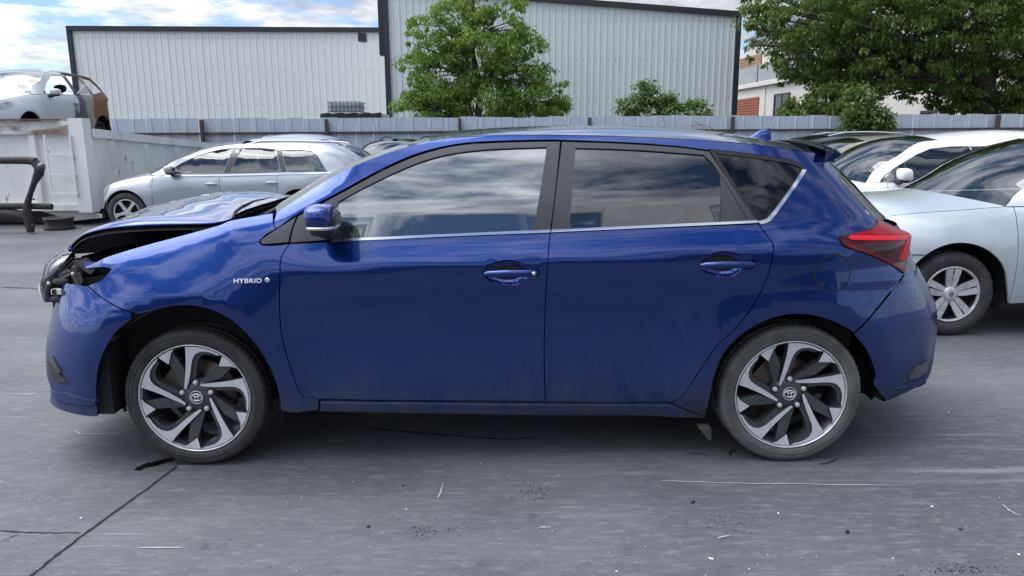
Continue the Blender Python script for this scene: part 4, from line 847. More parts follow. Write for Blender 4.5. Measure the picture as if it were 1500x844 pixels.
# tailgate: glass, panel, spoiler
re_ = [Vector((p.x, S.Y(p.x, p.y)+.002, p.y)) for p in crf(H(REAREDGE[1:]), 3)]
def hatch_rows(ptsz, inset_y=0, ox=0):
    rows = []
    for x, z in ptsz:
        p0 = phi_of(x, z, True); rows.append([S.wrap(z, p0+(pi-2*p0)*i/30, True)+Vector((ox, 0, 0)) for i in range(31)])
    return rows
hp = [(p.x, p.y) for p in crf(H([(1283, 325), (1250, 287), (1229, 257), (1222, 240)]), 4)]
mb = MB(); mb.loft(hatch_rows(hp)); mb.build('rear_window', G_DARK, root)
hg = []
for (x, z) in zx([(1325, 402), (1300, 384), (1284, 323)]): hg.append((x, z))
mb = MB(); mb.loft(hatch_rows([(1.70, .62), (1.72, .75), (1.74, .85), (1.74, .93), (1.72, 1.02)], ox=.0)); tg = mb.build('tailgate', M_BLUE, root)
a_ = H([(1201, 222), (1222, 238)]); sx0 = a_[0].x; sz0 = a_[0].y
tip = P(1229, 226, 3.33); tx = tip.x-HO.x; tz = tip.z
mb = MB(); rows = []
for k in range(21):
    t = -1+2*k/20; f = 1-t*t; yy = .60*t; bx = .05*f
    rows.append([Vector((sx0-.02, yy*1.04, sz0+.004+.047*f)), Vector((sx0+.05, yy, (sz0*.6+(tz+.014)*.4)+.052*f)), Vector((tx-.03+bx, yy, tz+.012+.052*f)), Vector((tx+bx, yy, tz+.002+.05*f)), Vector((tx-.012+bx, yy, tz-.012+.05*f)), Vector((sx0+.03, yy, tz-.022+.05*f)), Vector((sx0-.02, yy, sz0-.05))])
mb.loft(rows); mb.add(rows[0], [tuple(range(7))]); mb.add(rows[-1], [tuple(range(7))[::-1]]); mb.build('roof_spoiler', M_BLUE, root)
# shark fin
fn = P(1107, 197, 3.9)-HO
mb = MB()
sec = [(0, .0, .004), (.03, .012, .018), (.07, .03, .024), (.11, .052, .024), (.15, .062, .02), (.165, .058, .014), (.17, .0, .02)]
rows = []
for dx, hh, ww in sec:
    rows.append([Vector((fn.x-.09+dx, -ww*1.3, fn.z-.035)), Vector((fn.x-.09+dx, -ww*.7, fn.z-.03+hh*.5)), Vector((fn.x-.09+dx, -.003, fn.z-.03+hh)), Vector((fn.x-.09+dx, .003, fn.z-.03+hh)), Vector((fn.x-.09+dx, ww*.7, fn.z-.03+hh*.5)), Vector((fn.x-.09+dx, ww*1.3, fn.z-.035))])
mb.loft(rows[::-1]); mb.build('roof_antenna', M_BLUE, roof)
# door handles
def handle(px, py, par, keyhole):
    c = hit(S, px, py, HO); y = S.Y(c.x, c.y)
    cup = inset(CUPF if keyhole else CUPR, -.004)
    cp_ = panel(S, 'handle_recess', cup, M_BLUE, par, off=.004, thick=0, gap=0, res=.012, bs=.012)
    for o, s_ in zip(cp_, (-1, 1)):
        me = o.data; pl = [Vector(q) for q in cup]
        nv = [v.co.copy() for v in me.vertices]
        for v in me.vertices:
            d = min((Vector((v.co.x, v.co.z))-q).length for q in pl); k = min(1, d/.034); v.co.y -= s_*.026*k*k*(3-2*k)
        me.update(); ac = getattr(me, 'attributes').get('custom_normal')
        if ac: me.attributes.remove(ac)
    mb = MB(); pts = [(c.x-.108, y-.004, c.y-.003), (c.x-.09, y-.016, c.y), (c.x-.03, y-.026, c.y+.002), (c.x+.04, y-.026, c.y+.002), (c.x+.075, y-.020, c.y+.001), (c.x+.108, y-.010, c.y)]
    mb.tube(pts, [.008, .013, .0155, .0155, .0155, .011], 12); mb.v = [(v[0], y-.012+(v[1]-(y-.012))*.85, v[2]) for v in mb.v]
    both('door_handle', mb, M_BLUE, par)
    if keyhole:
        mb = MB(); mb.lathe([(0, -.003), (.0075, -.003), (.009, .004)], 16, c=(c.x+.095, y-.024, c.y)); mb.build('door_lock', M_CHROME, par[0])
handle(748, 400, fd, True); handle(1065, 387.5, rd, False)
# badge on the wing: HYBRID and a small round emblem
tb = bpy.data.curves.new('badge_lettering', 'FONT'); tb.body = 'HYBRID'; tb.size = .031; tb.extrude = .0025; tb.offset = .0003; tb.space_character = 1.08
tob = bpy.data.objects.new('badge_lettering', tb); C.objects.link(tob)
a_ = hit(S, 343, 416, HO); e_ = hit(S, 384, 415, HO)
dg = bpy.context.evaluated_depsgraph_get(); me = bpy.data.meshes.new_from_object(tob.evaluated_get(dg)); bpy.data.objects.remove(tob)
xs = [v.co.x for v in me.vertices]; wd = max(xs)-min(xs); kx = (e_.x-a_.x)/wd
for v in me.vertices:
    lx = (v.co.x-min(xs))*kx; lz = v.co.y*.8; X = a_.x+lx; Z = a_.y+lz+.004; v.co = Vector((X, S.Y(X, Z)-.003-v.co.z, Z))
me.materials.append(M_BADGE); bd = link('badge_lettering', me, wings[0])
c_ = hit(S, 391.5, 410.5, HO); mb = MB(); mb.lathe([(0, -.005), (.006, -.0045), (.0095, -.002), (.010, .002)], 20, c=(c_.x, S.Y(c_.x, c_.y), c_.y)); mb.lathe([(0, -.0055), (.0045, -.005), (.005, -.003)], 14, c=(c_.x-.001, S.Y(c_.x, c_.y), c_.y+.002), m=1); mb.build('badge_emblem', [M_BADGE, M_DARKBLUE], wings[0])
# mirror
mc = P(473, 322, 2.915)-HO
side_mirror(fd, (mc.x, mc.y, mc.z), .060, .062, M_BLUE, M_PLASTIC)
# wheels
for (wx, wz, dusty, st) in ((fx, WF.z, False, 0), (rx, WR.z, True, 0)):
    wheel_alloy(root, (wx, 3.06+.112-HO.y, .312), 0, st, dusty, 0 if wx < 0 else radians(-1))
    wheel_alloy(root, (wx, -(3.06+.112-HO.y), .312), pi, 0, dusty)
# wheel housings
for (wx, zc) in ((fx, .31), (rx, .31)):
    for s_ in (-1, 1):
        mb = MB(); rr = [(.43, -.02), (.44, .25), (.30, .27)]; n = 28; vs = []; rows = []
        for (r, dy) in ((.415, .0), (.425, .06), (.425, .33), (.05, .34)):
            rw = []
            for i in range(n+1):
                xx = wx+r*cos(pi*i/n*1.10-.16); zz_ = zc+r*sin(pi*i/n*1.10-.16); rw.append(Vector((xx, s_*(min(.835, -S.Y(xx, zz_)-.014)-dy), zz_)))
            rows.append(rw)
        mb.loft(rows); mb.build('wheel_housing', M_INNER, root)
# under tray and cabin floor
mb = MB(); mb.box(-1.0, -.76, .225, .95, .76, .28); mb.box(-2.0, -.5, .2, -1.0, .5, .3); mb.box(.95, -.5, .2, 1.85, .5, .32); mb.box(1.3, -.62, .3, 1.78, .62, .42); mb.build('floor_pan', M_INNER, root)
# cabin
mb = MB(); mb.ellipsoid((-.62, 0, .86), (.26, .70, .14), 20, .5); mb.box(-.95, -.72, .3, -.55, .72, .80); mb.build('dashboard', M_PLASTIC, root)
steering_wheel(root, (-.32, -.36, .90))
for yy in (-.36, .36): seat(root, (-.05, yy, .35), M_SEAT)
seat(root, (.78, 0, .38), M_SEAT, 1.25, .52, .25, False, 'rear_bench')
for yy in (-.38, .38):
    mb = MB(); mb.ellipsoid((1.22, yy, 1.03), (.05, .12, .07), 12, .6); mb.build('headrest', M_SEAT, root)
mb = MB(); mb.loft(topskin([Vector((v.x, v.y*.95, v.z-.03)) for v in near], [c-.01 for c in cw], 0, 8)); mb.build('headlining', M_PALESEAT, root)
mb = MB(); mb.box(.75, -.7, .28, 1.6, .7, .62); mb.build('boot_floor', M_INNER, root)
# crushed bonnet: near lower edge, folded lip, buckled top
def bx(px, py, y): p = P(px, py, y)-HO; return p
e_pts = [bx(103, 363, 3.30), bx(115, 349, 3.24), bx(131, 341, 3.2), bx(160, 335, 3.17), bx(200, 331.6, 3.15), bx(240, 330, 3.15), bx(304, 328.5, 3.15), bx(325, 325.5, 3.17), bx(341, 320, 3.2)]
f_pts = [bx(103, 361, 3.31), bx(117, 345.5, 3.27), bx(136, 334.5, 3.25), bx(165, 326, 3.22), bx(200, 320, 3.21), bx(240, 318.5, 3.21), bx(300, 318.5, 3.21), bx(324, 318.5, 3.23), bx(342, 316, 3.25)]
c_pts = [bx(95, 368, 3.9), bx(118, 350, 3.9), bx(150, 331.5, 3.9), bx(185, 316, 3.9), bx(215, 304, 3.9), bx(250, 296, 3.9), bx(300, 285, 3.9), bx(350, 281, 3.9), bx(425, 288, 3.9)]
rows = []; rnd = random.Random(3)
E = [e_pts, f_pts, c_pts]
def lin(pl, t):
    t *= len(pl)-1; i = min(int(t), len(pl)-2); a = pl[i]; b = pl[i+1]; return a+(b-a)*(t-i)
def cat(pl, t):
    t *= len(pl)-1; i = min(int(t), len(pl)-2); u = t-i; p0 = pl[max(i-1, 0)]; p1 = pl[i]; p2 = pl[i+1]; p3 = pl[min(i+2, len(pl)-1)]
    return .5*((2*p1)+(p2-p0)*u+(2*p0-5*p1+4*p2-p3)*u*u+(3*p1-p0-3*p2+p3)*u**3)
from mathutils import noise as mn
NU = 60
for i in range(NU+1):
    u = i/NU; e, f, c = (cat(q, u) for q in E); r = [e+Vector((0, .03, -.004)), e, e*.7+f*.3+Vector((0, -.006, 0)), e*.35+f*.65+Vector((0, -.006, 0)), f]
    for k in range(1, 23):
        t = k/22*2                              # 0 .. 2 across to the far side
        s_ = t if t <= 1 else 2-t; q = sin(s_*pi/2)**.8
        p = f.lerp(c, 0); p = Vector((f.x+(c.x-f.x)*s_, f.y+(c.y-f.y)*s_ if t <= 1 else c.y*2-(f.y+(c.y-f.y)*s_), f.z+(c.z-f.z)*q))
        wv = min(1, s_*4)
        p.z += wv*(.007*mn.noise(Vector((p.x*2.4, p.y*2.0, 1)))+.007*abs(mn.noise(Vector((p.x*5+p.y*3, p.y*2-p.x, 4)))))
        if t > 1: p.z -= .05*(1-s_)
        r.append(p)
    far = r[-1]; r += [far+Vector((0, .02, -.03)), far+Vector((0, .01, -.05))]
    rows.append(r)
mb = MB(); mb.loft(rows[::-1]); hood = mb.build('bonnet', M_BLUE, root)
mb = MB(); mb.loft([[v+Vector((0, 0, -.022)) for v in r[1:-1]] for r in rows]); mb.build('bonnet_underside', M_INNER, hood)
# crumpled front edge of the bonnet
mb = MB(); mb.tube([bx(103, 362, 3.30)]+[Vector((r[0].x, r[0].y, r[0].z-.008)) for r in (rows[0],)]+[v+Vector((0, 0, -.01)) for v in rows[0][4:-2]], .010, 6); mb.build('bonnet_edge', M_BLUE, hood)
# engine bay
mb = MB(); mb.box(-1.98, -.62, .28, -1.0, .62, .30)
mb.loft([[Vector((-1.02, y, z)) for z in (.3, .7, 1.0)] for y in (-.7, 0, .7)])
for s_ in (-1, 1): mb.loft([[Vector((x, s_*.70, z)) for z in (.45, .8, (.80+.13*(x+2.0)/1.0) if s_ < 0 else 1.0)] for x in (-1.95, -1.6, -1.3, -1.0)])
mb.loft([[Vector((-1.93, y, z)) for z in (.3, .6, .88)] for y in (-.66, 0, .7)])
mb.build('engine_bay', M_INNER, root)
mb = MB(); mb.box(-1.85, -.45, .5, -1.25, .35, .78); mb.ellipsoid((-1.5, -.2, .80), (.28, .2, .06), 14, .5); mb.tube([(-1.8, -.5, .75), (-1.7, -.55, .82), (-1.5, -.56, .84), (-1.3, -.5, .9)], .025, 8); mb.tube([(-1.75, -.3, .86), (-1.5, -.45, .9), (-1.3, -.48, .93)], .012, 6); mb.tube([(-1.9, -.6, .7), (-1.6, -.62, .85), (-1.2, -.62, .93)], .012, 6)
mb.box(-1.62, -.6, .6, -1.42, -.42, .83); mb.build('engine', M_PLASTIC, root)
mb = MB(); mb.box(-1.5, -.66, .905, -1.38, -.63, .925); mb.box(-1.75, -.60, .80, -1.70, -.57, .83); mb.tube([(-1.50, -.62, .90), (-1.45, -.6, .915), (-1.42, -.62, .895)], .008, 6); mb.build('bare_bracket', M_DISC, root)
# cowl tray below the windscreen with wiper
cz = S.ft(-1.05)
mb = MB(); mb.loft([[Vector((-1.25, y, .98+.02*(1-y*y/.5))) for y in (-.70, -.4, 0, .4, .70)], [Vector((-1.10, y, 1.0+.03*(1-y*y/.5))) for y in (-.72, -.4, 0, .4, .72)], [Vector((-.98, y, 1.075+.05*(1-y*y/.5))) for y in (-.73, -.4, 0, .4, .73)]]); cowl = mb.build('cowl_tray', M_PLASTIC, root)
mb = MB(); mb.tube([(-1.12, -.60, 1.03), (-1.06, -.3, 1.085), (-1.07, .1, 1.12)], .012, 6); mb.tube([(-1.13, -.55, 1.045), (-1.12, -.1, 1.09), (-1.13, .3, 1.10)], .008, 6); mb.build('wiper', M_PLASTIC, root)
mb = MB(); mb.tube([bx(341, 320, 3.2), bx(344, 311, 3.3), bx(355, 302, 3.42), bx(372, 295, 3.6), bx(400, 290, 3.8)], .006, 8); mb.build('bonnet_seal', M_RUBBER, root)
# loose headlight hanging out of the wing
def q2(pts, y): return [bx(x, yy, y) for x, yy in pts]
out_l = [(104, 371), (92, 372), (78, 380), (67, 391), (63, 405), (59, 413), (61, 424), (65, 432), (76, 428), (86, 414), (98, 396), (108, 378)]
in_l = [(134, 384), (126, 380), (112, 378), (104, 384), (93, 398), (86, 410), (80, 424), (68, 432), (66, 441), (80, 443), (100, 440), (117, 432), (129, 414), (133, 400)]
mb = MB(); c_l = (sum(q[0] for q in out_l)/len(out_l), sum(q[1] for q in out_l)/len(out_l)); out_l = [(c_l[0]+(q[0]-c_l[0])*1.10, c_l[1]+(q[1]-c_l[1])*1.10) for q in out_l]
cc = sum((bx(x, y, 3.28) for x, y in out_l), Vector())/len(out_l)
lay = []
for k, (s_, dy) in enumerate(((1.0, 3.40), (1.03, 3.31), (.95, 3.24), (.70, 3.195), (.35, 3.18), (.02, 3.175))):
    pts = [bx(x, y, dy) for x, y in out_l]; c0 = sum(pts, Vector())/len(pts); lay.append([c0+(p_-c0)*s_ for p_ in pts+[pts[0]]])
mb.loft(lay); weldm = mb.build('headlight', G_LAMP, root)
hl = weldm
mb = MB(); lay = []
for s_, dy in ((1.0, 3.50), (1.02, 3.33), (.90, 3.26), (.5, 3.235), (.02, 3.23)):
    pts = [bx(x, y, dy) for x, y in in_l]; c0 = sum(pts, Vector())/len(pts); lay.append([c0+(p_-c0)*s_ for p_ in pts+[pts[0]]])
mb.loft(lay)
pts = [bx(x, y, 3.30) for x, y in out_l]; c0 = sum(pts, Vector())/len(pts)
mb.loft([[c0+(p_-c0)*1.0 for p_ in pts+[pts[0]]], [c0+(p_-c0)*.5+Vector((0, .06, 0)) for p_ in pts+[pts[0]]], [c0+Vector((0, .09, 0))]*(len(pts)+1)])
mb.build('headlight_housing', M_PLASTIC, hl)
mb = MB()
mb.tube([bx(88, 404, 3.23), bx(100, 392, 3.22), bx(108, 385, 3.22), bx(122, 386, 3.22)], .006, 6); mb.tube([bx(68, 437, 3.2), bx(70, 420, 3.2), bx(84, 408, 3.2), bx(108, 404, 3.2), bx(112, 412, 3.2)], .008, 6)
mb.tube([bx(69, 442, 3.19), bx(69, 428, 3.19), bx(72, 416, 3.19)], [.012, .014, .010], 8); mb.ellipsoid(bx(92, 411, 3.2), (.036, .03, .016), 12, .6); mb.ellipsoid(bx(84, 437, 3.21), (.045, .03, .016), 12, .7); mb.ellipsoid(bx(104, 424, 3.22), (.030, .03, .035), 12, .8); mb.obox(bx(122, 402, 3.24), (.016, 0, .008), (0, .02, 0), (.01, 0, .04)); mb.tube([bx(96, 418, 3.19), bx(100, 424, 3.18), (bx(104, 420, 3.18)), bx(110, 414, 3.19)], .004, 5); mb.tube([bx(75, 428, 3.17), bx(80, 432, 3.165), bx(90, 432, 3.165), bx(97, 436, 3.19)], .0035, 5); mb.tube([bx(84, 408, 3.19), bx(92, 402, 3.185), bx(104, 398, 3.19), bx(118, 396, 3.21)], .006, 5); mb.tube([bx(86, 398, 3.20), bx(98, 386, 3.2), bx(106, 378, 3.22)], .004, 5); mb.tube([bx(110, 398, 3.19), bx(116, 412, 3.18), bx(119, 428, 3.18)], [.008, .011, .009], 6)
mb.build('headlight_bracket', M_DUSTYPLASTIC, hl)
mb = MB(); mb.obox(bx(85, 427, 3.17), (.022, 0, 0), (0, .015, 0), (0, 0, .011)); mb.build('cable_connector', M_WHITEPL, hl)
for q_ in ((106.5, 401, 3.17), (71, 415, 3.16)): mb = MB(); mb.ellipsoid(bx(*q_), (.007, .006, .008), 8); mb.build('bulb_cap', M_WHITEPL, hl)
mb = MB(); mb.obox(bx(80, 427.5, 3.155), (.006, 0, 0), (0, .01, 0), (0, 0, .010)); mb.build('cable_clip', M_DKRED, hl)
mb = MB(); lay = []
for s_, dy in ((.8, 3.27), (.5, 3.235), (.02, 3.23)):
    pts = [bx(x, y, dy) for x, y in [(100, 376), (86, 378), (74, 388), (68, 400), (72, 404), (84, 396), (96, 386)]]; c0 = sum(pts, Vector())/len(pts); lay.append([c0+(p_-c0)*s_ for p_ in pts+[pts[0]]])
mb.loft(lay); mb.build('lamp_reflector', M_BADGE, hl)
mb = MB(); mb.prism([(bx(x, y, 3.25).x, bx(x, y, 3.25).z) for x, y in [(129, 417), (160, 396), (158, 390), (135, 388), (110, 378), (105, 386), (118, 425)]], 3.30-HO.y, 3.6-HO.y); mb.build('lamp_opening', M_INNER, root)
mb = MB()
for k in range(5): mb.tube([Vector((fx-.36+.02*k, -.74+.02*k, .22)), Vector((fx-.39, -.72+.03*k, .38)), Vector((fx-.36-.01*k, -.7, .5))], .008+.002*(k % 3), 6)
mb.build('torn_wheel_liner', M_DUSTYPLASTIC, root)

# torn plastic round the lamp opening and a dark plate closing the bumper corner
for i, (pl, y, m_) in enumerate((([(108, 384), (124, 378), (136, 386), (130, 392), (118, 388), (112, 394)], 3.20, M_DUSTYPLASTIC), ([(118, 392), (131, 388), (140, 394), (134, 402), (126, 398)], 3.19, M_PLASTIC), ([(104, 404), (116, 398), (122, 412), (114, 428), (111, 414)], 3.18, M_DUSTYPLASTIC), ([(84, 400), (100, 394), (106, 402), (92, 409)], 3.185, M_GUN), ([(58, 412), (61, 426), (66, 438), (62, 432), (57, 420)], 3.21, M_WHITEPL), ([(122, 383), (142, 384), (146, 387), (134, 391), (125, 390)], 3.19, M_BLUE))):
    mb = MB(); mb.prism([(bx(x, yy, y).x, bx(x, yy, y).z) for x, yy in pl], y-HO.y, y-HO.y+.012); sv = Vector(mb.v[0])
    mb.v = [(v[0], v[1]+.25*(v[2]-sv.z), v[2]) for v in mb.v]; mb.build('broken_plastic', m_, root)
for yy in (-1, 1):
    mb = MB(); p_ = hit(S, 141, 590, HO); mb.box(p_.x-.05, yy*.86, p_.y-.06, p_.x+.06, yy*.60, p_.y+.25); mb.build('bumper_stay', M_INNER, root)
# ============================================================ other cars
def build_car(sp):
    """a complete car from side-view outlines (local metres, nose towards -x)"""
    o = empty(sp['name'], sp['loc'], sp.get('rz', 0), sp['label'], sp.get('cat', 'car'), sp.get('group'))
    hw = sp['hw']; ft = sp['ft']; gh = sp['gh']; R = sp.get('R', .31); ar = sp.get('ar', R+.07); zb = sp.get('zb', .24); cow = gh[0][0]
    beltp = Pchip(sp['belt']); ftp = Pchip(ft); paint = sp['paint']; gl_ = sp.get('glass', G_CAR); fxw, rxw = sp['fx'], sp['rx']; nose, tail = ft[0][0], sp['tail']
    ghr = gh[sp['ic']:]; gz = sorted([(p[1], p[0]+sp.get('rr', .16)) for p in ghr]); bt = gh[-1]
    xer = Pchip([(.2, tail-.06), (.35, tail-.01), (.55, tail), (bt[1]-.12, max(tail-.03, bt[0]+.03)), *[(z, x) for z, x in gz if z > bt[1]-.1]])
    xef = Pchip([(.2, nose+.10), (.35, nose+.03), (.5, nose), (ft[0][1]+.02, nose-.004), (1.0, nose-.01)])
    kz = (max(p[1] for p in gh)-bt[1])/.42
    sc_ = Pchip([(-.86, .12), (-.72, .05), (-.60, .022), (-.48, .014), (-.30, .0), (-.17, .0), (-.10, .012), (-.03, .03), (0, .045), (.03, .058), (.12*kz, .09), (.22*kz, .135), (.32*kz, .185), (.38*kz, .225), (.43*kz, .275), (.47*kz, .36), (.6, .6)])
    S = Side(hw, beltp, sc_, fend, ftp, (cow-.05, cow+.4), fxw-.05, xef, rxw+.0, xer, 2.8, 2.8, ((fxw, R, ar), (rxw, R, ar)), .02)
    xA = fxw-.45; xB = rxw+.45; cols = sp.get('cols', {})
    def zl(x):
        z = zb
        for wx in (fxw, rxw):
            if abs(x-wx) < ar: z = max(z, R+sqrt(ar*ar-(x-wx)**2))
        return z
    def zt(x): return ftp(x) if x < cow else beltp(x)-.004
    d1, d2, d3 = sp['doors']
    def piece(name, xa, xb, par, m=paint):
        n = max(3, int((xb-xa)/.035)); xs = [xa+(xb-xa)*i/n for i in range(n+1)]
        if name == 'rear_door': xs = xs
        poly = [Vector((x, zl(x))) for x in xs]+[Vector((x, zt(x))) for x in xs[::-1]]
        return panel(S, name, poly, cols.get(name, m), par, res=.11, thick=.02, gap=.003, bs=.06)
    parts = {}
    for nm, a, b in (('front_wing', xA, d1), ('front_door', d1, d2), ('rear_door', d2, d3), ('rear_wing', d3, xB)): parts[nm] = piece(nm, a, b, o)
    n = 40; xs = [xA+(xB-xA)*i/n for i in range(n+1)]
    panel(S, 'inner_body', [Vector((x, max(zl(x), zb)+.03)) for x in xs]+[Vector((x, zt(x)-.02)) for x in xs[::-1]], M_INNER, o, off=.025, thick=0, gap=0, res=.2, bs=.1)
    # greenhouse
    wins = [[Vector(p) for p in w_] for w_ in sp['windows']]
    up = crf(gh, 3); up = [p for p in up]
    bl_ = [Vector((bt[0], bt[1]-.02))]+[Vector((x, beltp(x)+.001)) for x in np.linspace(bt[0]-.05, cow+.12, 14)]
    panel(S, 'window_surround', up+bl_, cols.get('window_surround', paint), o, holes=wins, res=.09, thick=.015, gap=0, bs=.06)
    if sp.get('panes', True):
        for i, w_ in enumerate(wins): panel(S, 'side_window', inset(w_, -.01), gl_ if i == 0 or not sp.get('tint') else G_TINT, o, off=.006, thick=0, gap=0, res=.15, bs=.06)
        for i in range(len(wins)-1):
            if i == 0 or sp.get('allpillars'):
                a = [p for p in wins[i] if p.x > max(q.x for q in wins[i])-.16]; c = [p for p in wins[i+1] if p.x < min(q.x for q in wins[i+1])+.16]
                if len(a) >= 2 and len(c) >= 2:
                    a.sort(key=lambda p: p.y); c.sort(key=lambda p: p.y); panel(S, 'pillar_trim', [a[0], c[0], c[-1], a[-1]], M_BLACKGLOSS, o, off=-.002, thick=.003, gap=.004, res=.15)
    if sp.get('belt_strip'):
        m_ = sp['belt_strip']; panel(S, 'belt_strip', [Vector((x, beltp(x)+.004)) for x in np.linspace(cow+.25, bt[0]-.25, 10)]+[Vector((x, beltp(x)-.018)) for x in np.linspace(bt[0]-.25, cow+.25, 10)], m_, o, off=-.006, thick=.006, gap=0, res=.3, bs=.2)
    # bonnet, screen, roof, rear glass
    hx = [nose+.02+(cow-nose-.02)*(i/14)**1.3 for i in range(15)]; near = [Vector((x, S.Y(x, ftp(x)), ftp(x))) for x in hx]; W = abs(near[-1].y)
    mb = MB(); mb.loft(topskin(near, [sp.get('hc', .055)*(abs(p.y)/W)**1.5 for p in near], [sp.get('cowbow', .20)*(i/14)**3 for i in range(15)], 20)[::-1]); hood = mb.build('bonnet', paint, o)
    def sk(pts, dy=0): return [Vector((p[0], S.Y(p[0], p[1])+dy, p[1])) for p in pts]
    a_ = sk(crf(gh[:sp['ia']+1], 4), .01); k = len(a_)-1
    mb = MB(); mb.loft(topskin(a_, [.045+.01*i/k for i in range(k+1)], [sp.get('cowbow', .20)-(sp.get('cowbow', .2)-.05)*i/k for i in range(k+1)], 20)[::-1]); mb.build('windscreen', sp.get('screen', gl_), o)
    mb = MB()
    for yy in (-1, 1):
        pts = [(p.x-.004, p.y*yy*-1*-1, p.z+.004) for p in a_]; mb.tube(pts, .012, 5)
        if yy == -1: mb.build('screen_seal', M_RUBBER, o); mb = MB(); a_ = [Vector((p.x, -p.y, p.z)) for p in a_]
    mb.build('screen_seal', M_RUBBER, o)
    r_ = sk(crf(gh[sp['ia']:sp['ic']+1], 4)); k = len(r_)-1; rc = [sp.get('rc', .055) + .02*sin(pi*i/k) for i in range(k+1)]
    mb = MB(); mb.loft(topskin(r_, rc, [.05*(1-i/k)-.0*i/k for i in range(k+1)], 16)[::-1]); mb.build('roof', cols.get('roof', paint), o)
    g_ = sk(crf(ghr, 4)); k = len(g_)-1; mb = MB(); mb.loft(topskin(g_, .05, [0-.08*min(1, i/k*2) for i in range(k+1)], 16)[::-1])
    if sp.get('panes', True): mb.build('rear_window', G_TINT if sp.get('tint') else gl_, o)
    # ends
    def end(name, rear, zlo, par, ztop):
        S_ = S; xc = xB if rear else xA; nph = 30; nz = 12; n_ = S.nr if rear else S.nf; rows = []
        def phi(z):
            x0 = S.x0r if rear else S.x0f; xe = S.xer(z) if rear else S.xef(z); u = max(0, min(1, (xc-x0)/(xe-x0))); return math.asin(min(1, u**(n_/2)))
        top = []
        for i in range(nph+1):
            p0 = phi(ztop(xc)); v = S.wrap(ztop(xc), p0+(pi-2*p0)*i/nph, rear); top.append(ztop(v.x))
        for j in range(nz+1):
            r = []
            for i in range(nph+1):
                z = zlo+(top[i]-zlo)*j/nz; p0 = phi(z); r.append(S.wrap(z, p0+(pi-2*p0)*i/nph, rear))
            rows.append(r)
        mb = MB(); mb.loft(rows if rear else rows[::-1]); return mb.build(name, paint, par)
    fb_ = end('front_bumper', False, zb-.02, o, lambda x: ftp(x)+.002); rb_ = end('rear_bumper', True, zb, o, lambda x: bt[1]-.01)
    lx0, lx1 = nose+.10, xA+.16; zt_ = ftp(lx1)
    lp = [Vector((lx0, ftp(lx0)-.03)), Vector((lx1, zt_-.03)), Vector((lx1-.05, zt_-.13)), Vector((lx0, ftp(lx0)-.15))]
    if sp.get('lamp', True): panel(S, 'headlight', lp, M_INDICATOR, o, off=-.004, thick=.02, gap=0, res=.06)
    xl = max(xB-.02, tail-.42); rl = [Vector((xl, bt[1]-.08)), Vector((tail-.12, bt[1]-.08)), Vector((tail-.10, bt[1]-.3)), Vector((xl+.06, bt[1]-.26))]
    panel(S, 'tail_lamp', rl, M_RED, o, off=-.004, thick=.02, gap=0, res=.06)
    mb = MB(); mb.box(xA, -hw+.12, zb-.02, xB, hw-.12, zb+.06); mb.box(nose+.25, -hw+.3, zb, xA, hw-.3, zb+.2); mb.build('floor_pan', M_INNER, o)
    for hd in sp.get('handles', []):
        y = S.Y(*hd); mb = MB(); mb.ellipsoid((hd[0], y-.012, hd[1]), (.095, .014, .016), 14, .6); both('door_handle', mb, paint, o); mb = MB(); mb.ellipsoid((hd[0]-.01, y-.001, hd[1]), (.07, .006, .03), 14, .8); both('handle_recess', mb, M_BLACKGLOSS if not sp.get('silverhandles') else paint, o)
    if sp.get('mirror'):
        mx, mz_ = sp['mirror']; y = S.Y(mx, mz_); side_mirror(o, (mx, y-.15, mz_), .07, .07*sp.get('ms', 1), paint, M_PLASTIC, False, .09)
    wk = sp.get('wheel', 'five')
    for i, wx in enumerate((fxw, rxw)):
        if sp.get('nowheels'): break
        wheel_cover(o, (wx, -hw+.02+.105, R), 0, wk, R, R*.65); wheel_cover(o, (wx, hw-.02-.105, R), pi, wk, R, R*.65)
    for wx in (fxw, rxw):
        for s_ in (-1, 1):
            mb = MB(); rows = []
            for (r, dy) in ((ar+.015, .0), (ar+.02, .30), (.03, .31)): rows.append([Vector((wx+r*cos(pi*i/20*1.2-.31), s_*(hw-.045-dy), R+r*sin(pi*i/20*1.2-.31))) for i in range(21)])
            mb.loft(rows); mb.build('wheel_housing', M_INNER, o)
    if sp.get('cabin', True):
        sm_ = sp.get('seatmat', M_SEAT); c0 = cow+1.05
        for yy in (-.37, .37): seat(o, (c0, yy, .34), sm_)
        seat(o, (c0+.85, 0, .34), sm_, 1.2, .5, .25, False, 'rear_bench'); steering_wheel(o, (c0-.28, -.37, .90))
        mb = MB(); mb.ellipsoid((cow+.42, 0, beltp(cow)-.10), (.30, hw-.18, .12), 18, .5); mb.build('dashboard', M_PLASTIC, o)
    if sp.get('rails'):
        pr_ = [(p[0], S.Y(p[0], p[1])+.06, p[1]+sp.get('rh', .075)) for p in crf(gh[sp['ia']:sp['ic']+1], 2)]; pr_[0] = (pr_[0][0], pr_[0][1], pr_[0][2]-.05); pr_[-1] = (pr_[-1][0], pr_[-1][1], pr_[-1][2]-.05); mb = MB(); mb.tube(pr_, .017, 8); both('roof_rail', mb, sp['rails'], o)
    sp['S'] = S; sp['parts'] = parts; return o
def L2(pts, y, org):                         # photo points on the near flank plane -> local outline
    r = []
    for q in pts:
        p = P(q[0], q[1], y)-org; r.append((p.x, p.z))
    return r
